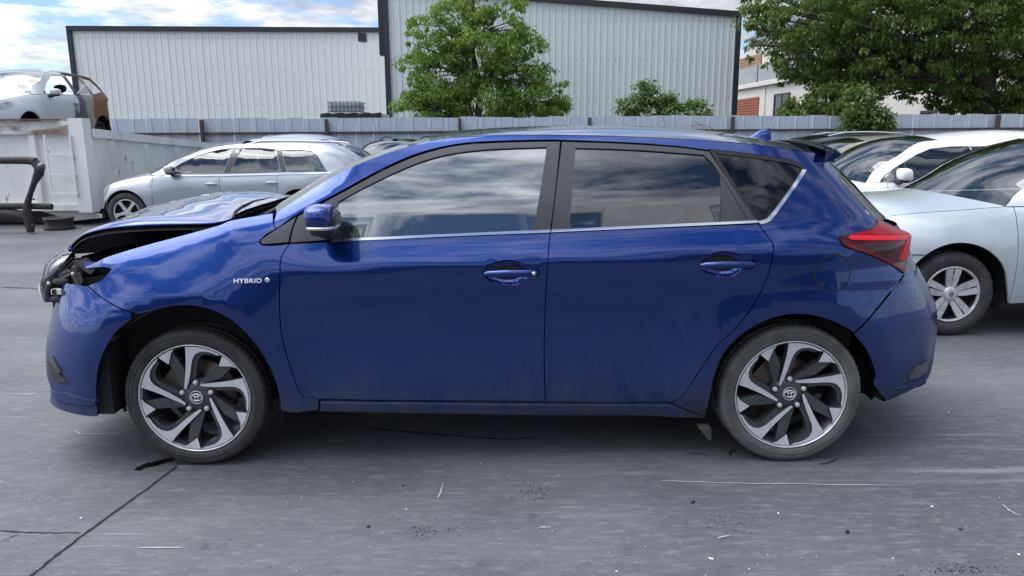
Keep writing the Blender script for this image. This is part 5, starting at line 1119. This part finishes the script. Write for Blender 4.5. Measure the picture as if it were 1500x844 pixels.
# silver estate
AO = Vector((-4.60, 11.75+.88, 0)); YA = 11.75+.06
g = L2([(224, 256), (253, 238.2), (293, 221.5), (315, 214.8), (347, 211.5), (400, 210), (453, 211), (480, 212), (497, 215)], YA+.15, AO)+[(P(515, 228, YA).x-AO.x, P(515, 228, YA).z), (P(533, 245, YA).x-AO.x, P(533, 245, YA).z)]
ftA = L2([(135, 292), (138, 284), (144, 276.5), (165, 268), (195, 261), (224, 256)], YA, AO)
bA = L2([(224, 257.5), (300, 257), (400, 255), (500, 252), (560, 250)], YA, AO)
cs = dict(name='silver_estate_car', loc=AO, label='silver estate car with roof rails parked beside the white skip', hw=.88, ft=ftA, gh=g, ia=4, ic=8, belt=bA, tail=P(556, 280, YA).x-AO.x, fx=P(184, 308, 11.75).x-AO.x, rx=P(440, 308, 11.75).x-AO.x, R=.315, ar=.355, doors=[P(225, 280, YA).x-AO.x, P(324, 280, YA).x-AO.x, P(408, 280, YA).x-AO.x],
    windows=[L2([(256, 254.8), (254, 248), (266, 239), (293, 225.5), (317, 219), (338, 217), (329, 254.6)], YA+.08, AO), L2([(340, 254.3), (349, 217), (375, 216.8), (401, 219), (405, 230), (414, 252.5)], YA+.08, AO), L2([(423, 252), (410, 220), (440, 220), (454, 221.5), (464, 228), (481, 251.5)], YA+.08, AO)],
    paint=M_SILVERPAINT, handles=L2([(311, 269.5), (400, 267.5)], YA, AO), silverhandles=True, rc=.02, rh=.035, allpillars=True, mirror=L2([(249, 249)], YA-.1, AO)[0], rails=M_SILVERPAINT, wheel='five', belt_strip=M_CHROME, tint=False, seatmat=M_PALESEAT, rr=.05)
build_car(cs)
# white compact behind
WO = Vector((5.15, 8.2+.88, 0)); YW = 8.27
gW = L2([(1264, 268), (1300, 239), (1345, 212.5), (1390, 205.5)], YW+.1, WO)+[(.55, 1.42), (1.2, 1.39), (1.75, 1.30), (1.98, 1.02)]
cw_ = dict(name='white_compact_car', loc=WO, label='white compact car behind the pale silver one, with its white door mirror showing', hw=.88, ft=[(-2.45, .58), (-2.40, .68), (-2.2, .76), (-1.8, .86), (gW[0][0], gW[0][1])], gh=gW, ia=3, ic=6, belt=L2([(1264, 268), (1430, 266)], YW, WO)+[(2.1, 1.0)], tail=2.05, fx=-1.68, rx=.95, doors=[-.98, .12, .95],
    windows=[L2([(1284, 266.5), (1292, 258), (1313, 243), (1345, 226.5), (1368, 218), (1400, 214.5), (1428, 214), (1426, 266)], YW+.08, WO), L2([(1438, 266), (1441, 214), (1500, 215), (1545, 221), (1560, 262)], YW+.08, WO)], paint=M_WHITE, handles=[(-.05, .86), (.85, .88)], mirror=L2([(1323, 257)], YW-.1, WO)[0], ms=1.15, wheel='ten', tint=True)
build_car(cw_)
# pale silver car on the right
RO = Vector((4.55, 5.14+.88, 0)); YR = 5.18
ftR = [(-2.22, .56), (-2.18, .68)]+L2([(1275, 345), (1296, 322), (1330, 314), (1400, 308.5), (1474, 302.5)], YR+.06, RO)
xR = ftR[-1][0]
gR = [ftR[-1], (xR+.27, ftR[-1][1]+.18), (xR+.57, ftR[-1][1]+.34), (xR+.95, 1.385), (xR+1.45, 1.43), (xR+2.2, 1.42), (xR+2.9, 1.33), (xR+3.4, 1.02)]
cr_ = dict(name='pale_silver_hatchback', loc=RO, label='pale silver green hatchback close behind the tail of the blue car, with dirty hubcap', hw=.88, ft=ftR, gh=gR, ia=3, ic=6, belt=[(xR, ftR[-1][1]), (xR+1.5, ftR[-1][1]+.03), (xR+3.4, 1.0)], tail=xR+3.5, fx=P(1390, 435, 5.2).x-RO.x, rx=P(1390, 435, 5.2).x-RO.x+2.62, R=.308, ar=.375, doors=[xR+.05, xR+1.15, xR+2.1], hc=.075, cowbow=.26,
    windows=[[(xR+.30, ftR[-1][1]+.03), (xR+.42, ftR[-1][1]+.16), (xR+.72, ftR[-1][1]+.33), (xR+1.1, 1.37), (xR+1.3, 1.37), (xR+1.3, ftR[-1][1]+.03)], [(xR+1.4, ftR[-1][1]+.03), (xR+1.4, 1.37), (xR+2.1, 1.36), (xR+2.4, ftR[-1][1]+.05)]], paint=M_ICE, handles=[(xR+.95, .84)], wheel='renault', lamp=False, seatmat=M_PALESEAT, mirror=(xR+.42, ftR[-1][1]+.03))
ro = build_car(cr_)
S_ = cr_['S']
a0 = ftR[0][0]
def pz(px, py): p = P(px, py, YR)-RO; return Vector((p.x, p.z))
panel(S_, 'door_moulding', [pz(1494, 388), pz(1560, 388), pz(1560, 398), pz(1496, 397)], M_PLASTIC, cr_['parts']['front_door'], off=-.012, thick=.012, gap=0)
panel(S_, 'bumper_seam', [pz(1330, 371.5), pz(1349, 371.5), pz(1349, 373), pz(1330, 373)], M_RUBBER, ro, off=-.001, thick=0, gap=0, res=.4)
mb = MB(); mb.tube([(xR-.12, .45, ftR[-1][1]+.05), (xR+.05, .40, ftR[-1][1]+.10), (xR-.02, -.1, ftR[-1][1]+.09)], .010, 6); mb.build('wiper', M_PLASTIC, ro)
mb = MB(); mb.tube([(xR-.16, -.20, ftR[-1][1]+.045), (xR-.05, -.45, ftR[-1][1]+.05), (xR+.10, -.68, ftR[-1][1]+.06)], .010, 6); mb.build('wiper', M_PLASTIC, ro)
# cars of which mostly the roofs show
def hatch(**k):
    s_ = k.pop('scale', 1.0); h = k.pop('hs', 1.0); f = lambda pts: [(x*s_, z*h) for x, z in pts]
    sp = dict(hw=.86, ft=f([(-2.05, .60), (-2.0, .70), (-1.85, .78), (-1.5, .86), (-1.0, .93)]), belt=f([(-1.0, .93), (2, 1.02)]), gh=f([(-1.0, .93), (-.6, 1.15), (-.2, 1.33), (.2, 1.41), (.8, 1.43), (1.4, 1.40), (1.7, 1.33), (1.95, 1.02)]), ia=3, ic=6, tail=2.02*s_, fx=-1.28*s_, rx=1.27*s_, doors=[-.92*s_, .15*s_, 1.05*s_],
        windows=[f([(-.5, .98), (-.40, 1.12), (-.1, 1.29), (.2, 1.35), (.2, .99)]), f([(.3, .99), (.3, 1.355), (.9, 1.36), (1.08, 1.35), (1.12, 1.01)]), f([(1.22, 1.02), (1.2, 1.345), (1.42, 1.30), (1.62, 1.06)])], handles=[(.02*s_, .86*h), (.95*s_, .87*h)], mirror=(-.45*s_, 1.0*h), wheel='five', allpillars=True)
    sp.update(k); return build_car(sp)
hatch(name='blue_hatchback', loc=Vector((P(388, 205, 15.5).x-.35, 16.3, 0)), label='mid blue car behind the silver estate car, only its roof showing', paint=M_MIDBLUE, hs=1.045)
hatch(name='navy_car', loc=Vector((P(566, 210, 15.5).x, 17.0, 0)), rz=radians(82), label='navy blue car facing the yard by the fence, beyond the windscreen of the damaged car', paint=M_DARKBLUE, hs=.995, rails=M_BLACKGLOSS)
hatch(name='charcoal_estate_car', loc=Vector((P(1195, 200, 14.2).x+.15, 15.0, 0)), label='charcoal car with pale roof rails behind the shark fin antenna', paint=M_CHAR, hs=1.01, scale=1.12, rails=M_CHROME)
hatch(name='beige_hatchback', loc=Vector((P(1238, 210, 11.4).x+.25, 12.2, 0)), label='dusty beige car between the blue car tail and the white compact, only its roof showing', paint=M_BEIGE, hs=.962, scale=.95)
# ============================================================ skip with a burnt car on it
M_SKIP = mat('worn_white_skip_paint', (.82, .82, .79), .55, noise=[(1.5, .5, (.58, .58, .55), (1, 1, .4)), (4, .45, (.45, .38, .30), (1, 1, .35), (.60, .76)), (5, .8, (.22, .085, .035), (1, 1, .5), (.66, .72))], bump=(6, .2, S1))
M_RUST = mat('burnt_rust', (.22, .095, .04), .8, noise=[(5, .7, (.13, .055, .03), S1), (9, .7, (.05, .045, .042), S1, (.5, .65))], bump=(20, .4, S1))
M_BURNT = mat('burnt_panel', (.10, .10, .11), .7, noise=[(4, .8, (.28, .28, .27), S1, (.45, .6)), (7, .8, (.16, .075, .04), S1, (.58, .66))], bump=(14, .5, S1))
M_SOOT = mat('sooty_metal', (.018, .018, .019), .7, noise=(8, .5, (.05, .045, .042), S1))
M_SKIPTOP = mat('rusty_white_skip_paint', (.74, .74, .71), .6, noise=[(3, .9, (.25, .10, .045), (.5, 1, 1.6), (.50, .60)), (9, .6, (.45, .40, .34), S1, (.5, .65))], bump=(8, .3, S1))
def wreck_mat():
    m = mat('scorched_car_paint', (.5, .53, .56), .4, .3); t = m.node_tree; b = t.nodes['Principled BSDF']; L = t.links.new
    tcn = t.nodes.new('ShaderNodeTexCoord'); sp = t.nodes.new('ShaderNodeSeparateXYZ'); L(tcn.outputs['Object'], sp.inputs[0])
    n = t.nodes.new('ShaderNodeTexNoise'); n.inputs['Scale'].default_value = 3.2; n.inputs['Detail'].default_value = 8; L(tcn.outputs['Object'], n.inputs['Vector'])
    a = t.nodes.new('ShaderNodeMath'); a.operation = 'MULTIPLY_ADD'; L(n.outputs[0], a.inputs[0]); a.inputs[1].default_value = 1.0; L(sp.outputs[0], a.inputs[2])
    r = t.nodes.new('ShaderNodeValToRGB'); e = r.color_ramp.elements; e[0].position = 0; e[0].color = (.60, .63, .66, 1); e[1].position = 1; e[1].color = (.20, .085, .035, 1)
    for p_, c_ in ((.42, (.60, .63, .66)), (.47, (.10, .105, .115)), (.60, (.13, .13, .14)), (.66, (.34, .33, .29)), (.74, (.36, .33, .27)), (.80, (.26, .11, .045))):
        q = e.new(p_); q.color = (*c_, 1)
    mr_ = t.nodes.new('ShaderNodeMapRange'); L(a.outputs[0], mr_.inputs[0]); mr_.inputs[1].default_value = -.1; mr_.inputs[2].default_value = 2.0; L(mr_.outputs[0], r.inputs[0]); L(r.outputs[0], b.inputs['Base Color']); b.inputs['Roughness'].default_value = .55
    return m
M_WRECK = wreck_mat()
SK = Vector((P(130, 240, 12.8).x, 12.8, 0)); SL = 5.6; SW = 3.0
sk = empty('white_skip', SK, label='rusty white hook-lift skip standing on a dark base at the left edge of the yard', cat='skip')
def sp_(px, py, y=12.8): return P(px, py, y)-SK
zt1 = sp_(0, 174).z; zside0 = PX(130, 188, SK.x).z; zside1 = 1.36; zbot = sp_(0, 309).z
mb = MB(); mb.box(-SW, .05, zbot, -.02, .10, zt1-.1); mb.build('end_wall', M_SKIP, sk)
mb = MB(); mb.box(-SW, -.05, sp_(0, 197).z, -.20, .10, sp_(0, 178).z); mb.build('top_beam', M_SKIPTOP, sk)
mb = MB(); mb.box(-.22, -.09, zbot-.03, 0.02, .16, zt1); mb.build('corner_post', M_SKIP, sk)
mb = MB(); mb.box(-SW-.02, -.09, zbot-.03, -SW+.2, .16, zt1); mb.build('corner_post', M_SKIP, sk)
for px in (47, -40):
    mb = MB(); c = sp_(px, 200); mb.box(c.x-.05, -.03, zbot, c.x+.05, .05, sp_(0, 197).z-.003); mb.build('stiffener', M_SKIP, sk)
mb = MB(); mb.box(-SW+.2, -.04, zbot, -.22, .05, zbot+.10); mb.build('bottom_beam', M_SKIP, sk)
lad = MB(); l0 = sp_(71, 200).x; l1 = sp_(108, 200).x; zz0 = sp_(0, 284).z; zz1 = sp_(0, 198).z
for x in (l0, l1): lad.box(x-.014, -.13, zz0, x+.014, -.10, zz1)
ld = lad.build('ladder', M_SKIP, sk)
for py in (226, 256, 284):
    mb = MB(); z = sp_(0, py).z; mb.box(l0-.03, -.135, z-.012, l1+.03, -.095, z+.016); mb.build('rung', M_SKIP, ld)
mb = MB(); mb.add([(-.03, .15, zbot), (-.03, SL, zbot+.02), (-.03, SL, zside1-.02), (-.03, .15, zside0-.05), (-.09, .15, zbot), (-.09, SL, zbot+.02), (-.09, SL, zside1-.02), (-.09, .15, zside0-.05)], [(0, 1, 2, 3), (5, 4, 7, 6), (3, 2, 6, 7), (4, 5, 1, 0), (1, 5, 6, 2)]); mb.build('side_wall', M_SKIP, sk)
mb = MB(); mb.v = []; mb.add([(-SW+.03, .15, zbot), (-SW+.03, SL, zbot), (-SW+.03, SL, zside1), (-SW+.03, .15, zside0), (-SW+.09, .15, zbot), (-SW+.09, SL, zbot), (-SW+.09, SL, zside1), (-SW+.09, .15, zside0)], [(0, 3, 2, 1), (4, 5, 6, 7), (3, 7, 6, 2)]); mb.build('side_wall', M_SKIP, sk)
mb = MB(); hr = .13; mb.add([(.03, .16, zside0-hr-.02), (.03, SL, zside1-hr), (.03, SL, zside1), (.03, .16, zside0), (-.12, .16, zside0-hr-.02), (-.12, SL, zside1-hr), (-.12, SL, zside1), (-.12, .16, zside0)], [(0, 1, 2, 3), (5, 4, 7, 6), (3, 2, 6, 7), (4, 5, 1, 0), (1, 5, 6, 2)]); mb.build('side_rim', M_SKIP, sk)
for y in (.95, 2.2, 3.5, 4.8):
    mb = MB(); zt_ = zside0+(zside1-zside0)*y/SL-hr-.02; mb.add([(-.035, y-.08, zbot), (.05, y-.05, zbot), (.05, y+.05, zbot), (-.035, y+.08, zbot), (-.035, y-.08-.15, zt_), (.02, y-.05-.15, zt_), (.02, y+.05-.15, zt_), (-.035, y+.08-.15, zt_)], [(0, 1, 5, 4), (1, 2, 6, 5), (2, 3, 7, 6)]); mb.build('side_rib', M_SKIP, sk)
mb = MB(); mb.box(-SW+.1, .1, zbot, -.1, SL, zbot+.08); mb.box(-SW+.1, SL-.05, zbot, -.1, SL, zside1-.1); mb.box(-SW+.12, .4, zbot+.08, -.12, 4.2, 1.28); mb.build('load_floor', M_SOOT, sk)
mb = MB(); mb.box(-SW+.3, .25, .03, -.45, SL, zbot-.003); mb.box(-SW-1, .3, .02, -.3, .7, zbot-.02); mb.build('chassis_rail', M_SOOT, sk)
mb = MB(); k0 = sp_(50, 306); k1 = sp_(122, 306); mb.prism([(k0.x, zbot-.01), (k1.x, zbot-.01), (sp_(110, 0).x, zbot-.14), (sp_(62, 0).x, zbot-.19)], .12, .24); mb.build('keel_plate', M_SKIP, sk)
# wheel rim lying under the skip
c = PG(77, 338); mb = MB(); mb.lathe([(.20, .02), (.225, .0), (.235, .02), (.215, .05), (.205, .10), (.215, .15), (.235, .18), (.225, .20), (.20, .19), (.19, .1), (.03, .09)], 36, axis='z'); tag(mb.build('wheel_rim', M_PLASTIC, None, (c.x, c.y+.2, .0)), 'black steel wheel rim lying flat under the white skip', 'wheel rim')
# bent black axle beam
p = lambda x, y, d=11.7: P(x, y, d)
ax = empty('bent_axle_beam', PG(44, 341), label='bent black steel axle arm standing in front of the white skip', cat='scrap part'); ao = ax.location
mb = MB(); pts = [p(-60, 236), p(-10, 235), p(20, 235), p(40, 235), p(52, 237)]; mb.tube([q-ao for q in pts], [.058, .058, .06, .062, .066], 10); mb.build('cross_beam', M_SOOT, ax)
mb = MB(); mb.tube([p(50, 238)-ao, p(58, 244)-ao, p(57, 254)-ao, p(50, 268)-ao, p(45, 282)-ao, p(41, 296)-ao, p(39, 312)-ao, p(44, 328)-ao, p(45, 340)-ao], [.062, .085, .072, .045, .04, .05, .07, .075, .055], 10); mb.build('arm', M_SOOT, ax)
mb = MB(); q = p(58, 245, 11.58)-ao; mb.lathe([(0, -.03), (.03, -.03), (.05, 0), (.07, .04)], 16, c=q); mb.build('joint_cap', M_GUN, ax)
for (x, y) in ((55, 240), (60, 250), (49, 292), (47, 330)):
    q = p(x, y, 11.60)-ao; mb = MB(); mb.lathe([(0, -.012), (.012, -.012), (.016, .02)], 8, c=q); mb.build('bolt', M_DISC, ax)
mb = MB(); mb.tube([p(-60, 300, 11.75)-ao, p(0, 302, 11.75)-ao, p(40, 302, 11.75)-ao, p(76, 303, 11.75)-ao], .05, 8); mb.tube([p(-60, 312, 11.75)-ao, p(20, 314, 11.75)-ao, p(42, 318, 11.75)-ao], .085, 8); tag(mb.build('lower_beam', M_SOOT, ax))
# burnt car
BR = radians(90)
bs = dict(name='burnt_car', label='burnt out silver car with rusted rear end lying on top of the white skip', cat='car wreck', loc=Vector((-9.50, 14.9, 1.32)), rz=BR, hw=.82, ft=[(-1.95, .62), (-1.9, .72), (-1.75, .80), (-1.4, .88), (-.92, .97)], belt=[(-1.0, .96), (.4, 1.02), (1.8, 1.08)], gh=[(-.92, .97), (-.55, 1.22), (-.25, 1.38), (.2, 1.46), (.8, 1.46), (1.3, 1.42), (1.62, 1.25), (1.85, 1.02)], ia=3, ic=5, tail=1.92, fx=-1.2, rx=1.25, doors=[-.72, .42, 1.0], R=.29,
   windows=[[(-.62, 1.0), (-.38, 1.2), (-.08, 1.36), (.30, 1.41), (.42, 1.03)], [(.50, 1.03), (.40, 1.41), (.82, 1.41), (1.0, 1.05)], [(1.08, 1.08), (.92, 1.40), (1.22, 1.37), (1.5, 1.15)]], paint=M_WRECK, cols={}, panes=False, screen=G_SCREEN, mirror=(-.48, 1.02), handles=[(.28, .86)], wheel='five', nowheels=True, seatmat=M_SOOT)
bc = build_car(bs)
for wx in (-1.2, 1.25):
    for s_ in (-1, 1):
        mb = MB(); mb.lathe([(0, -.06), (.06, -.06), (.07, -.03), (.15, -.02), (.15, .06), (.24, .06), (.25, -.03), (.20, -.05), (.19, .05)], 28); mb.build('bare_wheel', M_SOOT, bc, (wx, s_*.70, .29), (0, 0, 0 if s_ < 0 else pi))
S3 = bs['S']
panel(S3, 'scorched_pillar', [(1.35, 1.43), (1.62, 1.26), (1.86, 1.0), (1.70, .98), (1.5, 1.16), (1.25, 1.38)], M_RUST, bc, off=-.004, thick=.003, gap=0, res=.1)
panel(S3, 'scorched_rail', [(.30, 1.42), (.36, 1.455), (.8, 1.455), (1.3, 1.42), (1.2, 1.38), (.85, 1.42)], M_SOOT, bc, off=-.004, thick=.003, gap=0, res=.1)
mb = MB(); mb.prism([(.52, 1.06), (.95, 1.07), (.86, 1.26)], -.74, -.73); mb.build('broken_glass_shard', M_WHITEPL, bc)
br_ = MB(); br_.obox((-3.2+.2, -.06, sp_(0, 176).z), (2.6, 0, 0), (0, .08, 0), (0, 0, .012)); br_.build('rusty_edge', M_RUST, sk)
# ============================================================ things beyond the fence
ty = 24.0; t0 = P(503, 165, ty); q = lambda x, y: P(x, y, ty)
pf = empty('storage_platform', (t0.x, ty, 0), label='dark flat topped stack behind the fence carrying the caged tank', cat='platform')
mb = MB(); a = q(476, 165)-pf.location; b = q(562, 172)-pf.location; mb.box(a.x, -.5, a.z-.30, b.x, 1.2, a.z-.05); mb.build('deck', M_CHAR, pf)
mb = MB(); 
mb.loft([[Vector((a.x-.02+(b.x-a.x+.04)*i/14, -.53-.02*(i % 2), a.z-.04+.02*((i*7) % 3-1))) for i in range(15)], [Vector((a.x-.02+(b.x-a.x+.04)*i/14, -.55+.03*(i % 3), a.z-.20-.05*((i*5) % 3))) for i in range(15)]]); mb.build('black_sheet', M_PLASTIC, pf)
for x in (a.x+.1, b.x-.1):
    mb = MB(); mb.box(x-.06, 0, 0, x+.06, .12, a.z-.303); mb.build('support', M_CHAR, pf)
tk = empty('caged_tank', q(504, 163.5), label='white plastic tank in a metal cage above the fence, left of the tall hall corner', cat='tank'); h_ = (q(0, 149.5)-q(0, 163.5)).z; w_ = (q(528, 0)-q(481, 0)).x/2
mb = MB(); mb.box(-w_+.03, .03, 0.02, w_-.03, .95, h_-.03); mb.build('tank_body', mat('translucent_tank', (.36, .43, .48), .4, noise=(4, .4, (.28, .35, .40), S1)), tk)
mc_ = MB()
for i in range(9):
    x = -w_+2*w_*i/8; m1 = MB(); m1.tube([(x, 0, 0), (x, 0, h_)], .011, 5); m1.build('cage_bar', M_GUN, tk)
for z in (0, h_*.5, h_): m1 = MB(); m1.tube([(-w_, -.01, z), (w_, -.01, z), (w_, 1.0, z), (-w_, 1.0, z), (-w_, -.01, z)], .012, 5); m1.build('cage_ring', M_GUN, tk)
# apartment house on the right: its long west wall runs away from the yard
M_RENDER = mat('cream_render', (.60, .575, .53), .8, noise=(1.2, .3, (.54, .51, .47), (1, 1, .5)), bump=(30, .1, S1)); M_SHUT = mat('timber_shutter', (.32, .20, .11), .6, noise=(3, .5, (.24, .14, .08), (1, 1, 8))); M_DOORW = mat('orange_timber', (.30, .085, .028), .5, noise=(2, .4, (.22, .06, .02), (1, 1, 6))); M_SLATE = mat('slate_roof', (.07, .08, .10), .5); M_PANEL = mat('pale_roof_panel', (.30, .38, .50), .35); M_WFRAME = mat('dark_window_frame', (.05, .055, .06), .5); M_PANE = mat('window_glass_dark', (.04, .05, .06), .08, spec=.8)
D = Vector((-.092, 1, 0)).normalized(); Nn = Vector((-D.y, D.x, 0))
W0 = Vector((18.8-.092*24, 24, 0))
def WP(px, py, off=0.):                      # photo point on the west wall plane
    d = ray(px, py); p0 = W0+Nn*off; t = (p0.dot(Nn))/(d.dot(Nn)); return Vector((d.x*t, d.y*t, CAM_H+d.z*t))
hs_ = empty('apartment_house', W0, label='cream rendered house with glass balcony and timber shutters beyond the tall hall', cat='house')
def loc(p): p = p-W0; return Vector((p.dot(D), p.dot(Nn), p.z))      # along, outwards, up
hs_.rotation_euler = (0, 0, atan2(D.y, D.x))
zb1 = 5.15; L_ = 27.0; ztop = WP(1080, 72).z
def hbox(name, a0, a1, n0, n1, z0, z1, m, par=None): mb = MB(); mb.box(a0, n0, z0, a1, n1, z1); return mb.build(name, m, par or hs_)
hbox('lower_wall', -3, L_, -6, 0, 0, 4.4, M_RENDER)
s1 = WP(1085, 60)
up = hbox('upper_wall', -3, L_, -8, -1.6, 4.4, 7.6, M_RENDER)
hbox('balcony_slab', -3, L_, -1.6, .25, 4.4, 4.62, M_RENDER)
for i in range(10): hbox('balcony_pane', -3+i*3.0+.02, i*3.0-.02, .19, .21, 4.66, 5.6, G_BALC)
for i in range(11): hbox('balcony_post', -3.03+i*3.0, -2.97+i*3.0, .18, .24, 4.62, 5.62, M_WFRAME)
mb = MB(); mb.add([(-3.3, -1.3, 7.55), (L_, -1.3, 7.55), (L_, -5, 9.3), (-3.3, -5, 9.3), (-3.3, -1.3, 7.75), (L_, -1.3, 7.75), (L_, -5, 9.5), (-3.3, -5, 9.5)], [(0, 1, 2, 3), (4, 7, 6, 5), (0, 4, 5, 1), (0, 3, 7, 4)]); mb.build('roof', M_SLATE, hs_)
def opening(name, px0, px1, py0, py1, m, off, frame=True, slats=0, par=None, up_=False):
    o1 = -1.6 if up_ else 0.; a = loc(WP(px1, (py0+py1)/2, o1)); b = loc(WP(px0, (py0+py1)/2, o1)); zt_ = WP((px0+px1)/2, py0, o1).z; zb_ = WP((px0+px1)/2, py1, o1).z; a0, a1 = min(a.x, b.x), max(a.x, b.x)
    w1 = hbox(name, a0, a1, o1+.01, o1+.05, zb_, zt_, m, par)
    if slats:
        for i in range(slats): z0 = zb_+(zt_-zb_)*i/slats; hbox('slat', a0+.02, a1-.02, o1+.05, o1+.09, z0+.02, z0+(zt_-zb_)/slats-.02, m, w1)
    if frame:
        for (c0, c1, d0, d1) in ((a0-.08, a0, zb_-.08, zt_+.08), (a1, a1+.08, zb_-.08, zt_+.08), (a0, a1, zb_-.08, zb_), (a0, a1, zt_, zt_+.08)): hbox('frame', c0, c1, o1+.01, o1+.10, d0, d1, M_WFRAME, w1)
        if m is M_PANE: hbox('frame', (a0+a1)/2-.04, (a0+a1)/2+.04, o1+.05, o1+.09, zb_, zt_, M_WFRAME, w1)
    return w1
opening('shutter', 1085, 1116, 82, 107, M_SHUT, 0, False, 6, up_=True)
opening('window', 1140, 1148, 82, 95, M_PANE, 0, up_=True)
opening('window', 1136, 1156, 139, 170, M_PANE, 0); opening('window', 1195, 1208, 122, 140, M_PANE, 0); opening('window', 1225, 1245, 130, 160, M_PANE, 0); opening('window', 1352, 1370, 165, 185, M_PANE, 0)
opening('porch_recess', 1078, 1121, 132, 172, M_RENDER, 0, False); w_ = opening('timber_door', 1080, 1113, 144, 171, M_DOORW, 0, False, 7)
gp = loc(WP(1095, 65)); hbox('roof_panel', gp.x-3, gp.x+4, -4.9, -3.0, 8.4, 8.6, M_PANEL)
# ============================================================ behind the camera (seen in the paint and glass)
M_HEDGE = mat('hedge_green', (.035, .055, .015), .8, noise=(2, .7, (.02, .03, .01), S1)); M_DKCLAD = mat('slate_grey_cladding', (.10, .11, .12), .5)
hall('dark grey hall across the yard, seen only as a reflection in the blue doors', 30, -24, -34, -24, 16, 6.2, 6.2, 40, M_DKCLAD, name='far_warehouse')
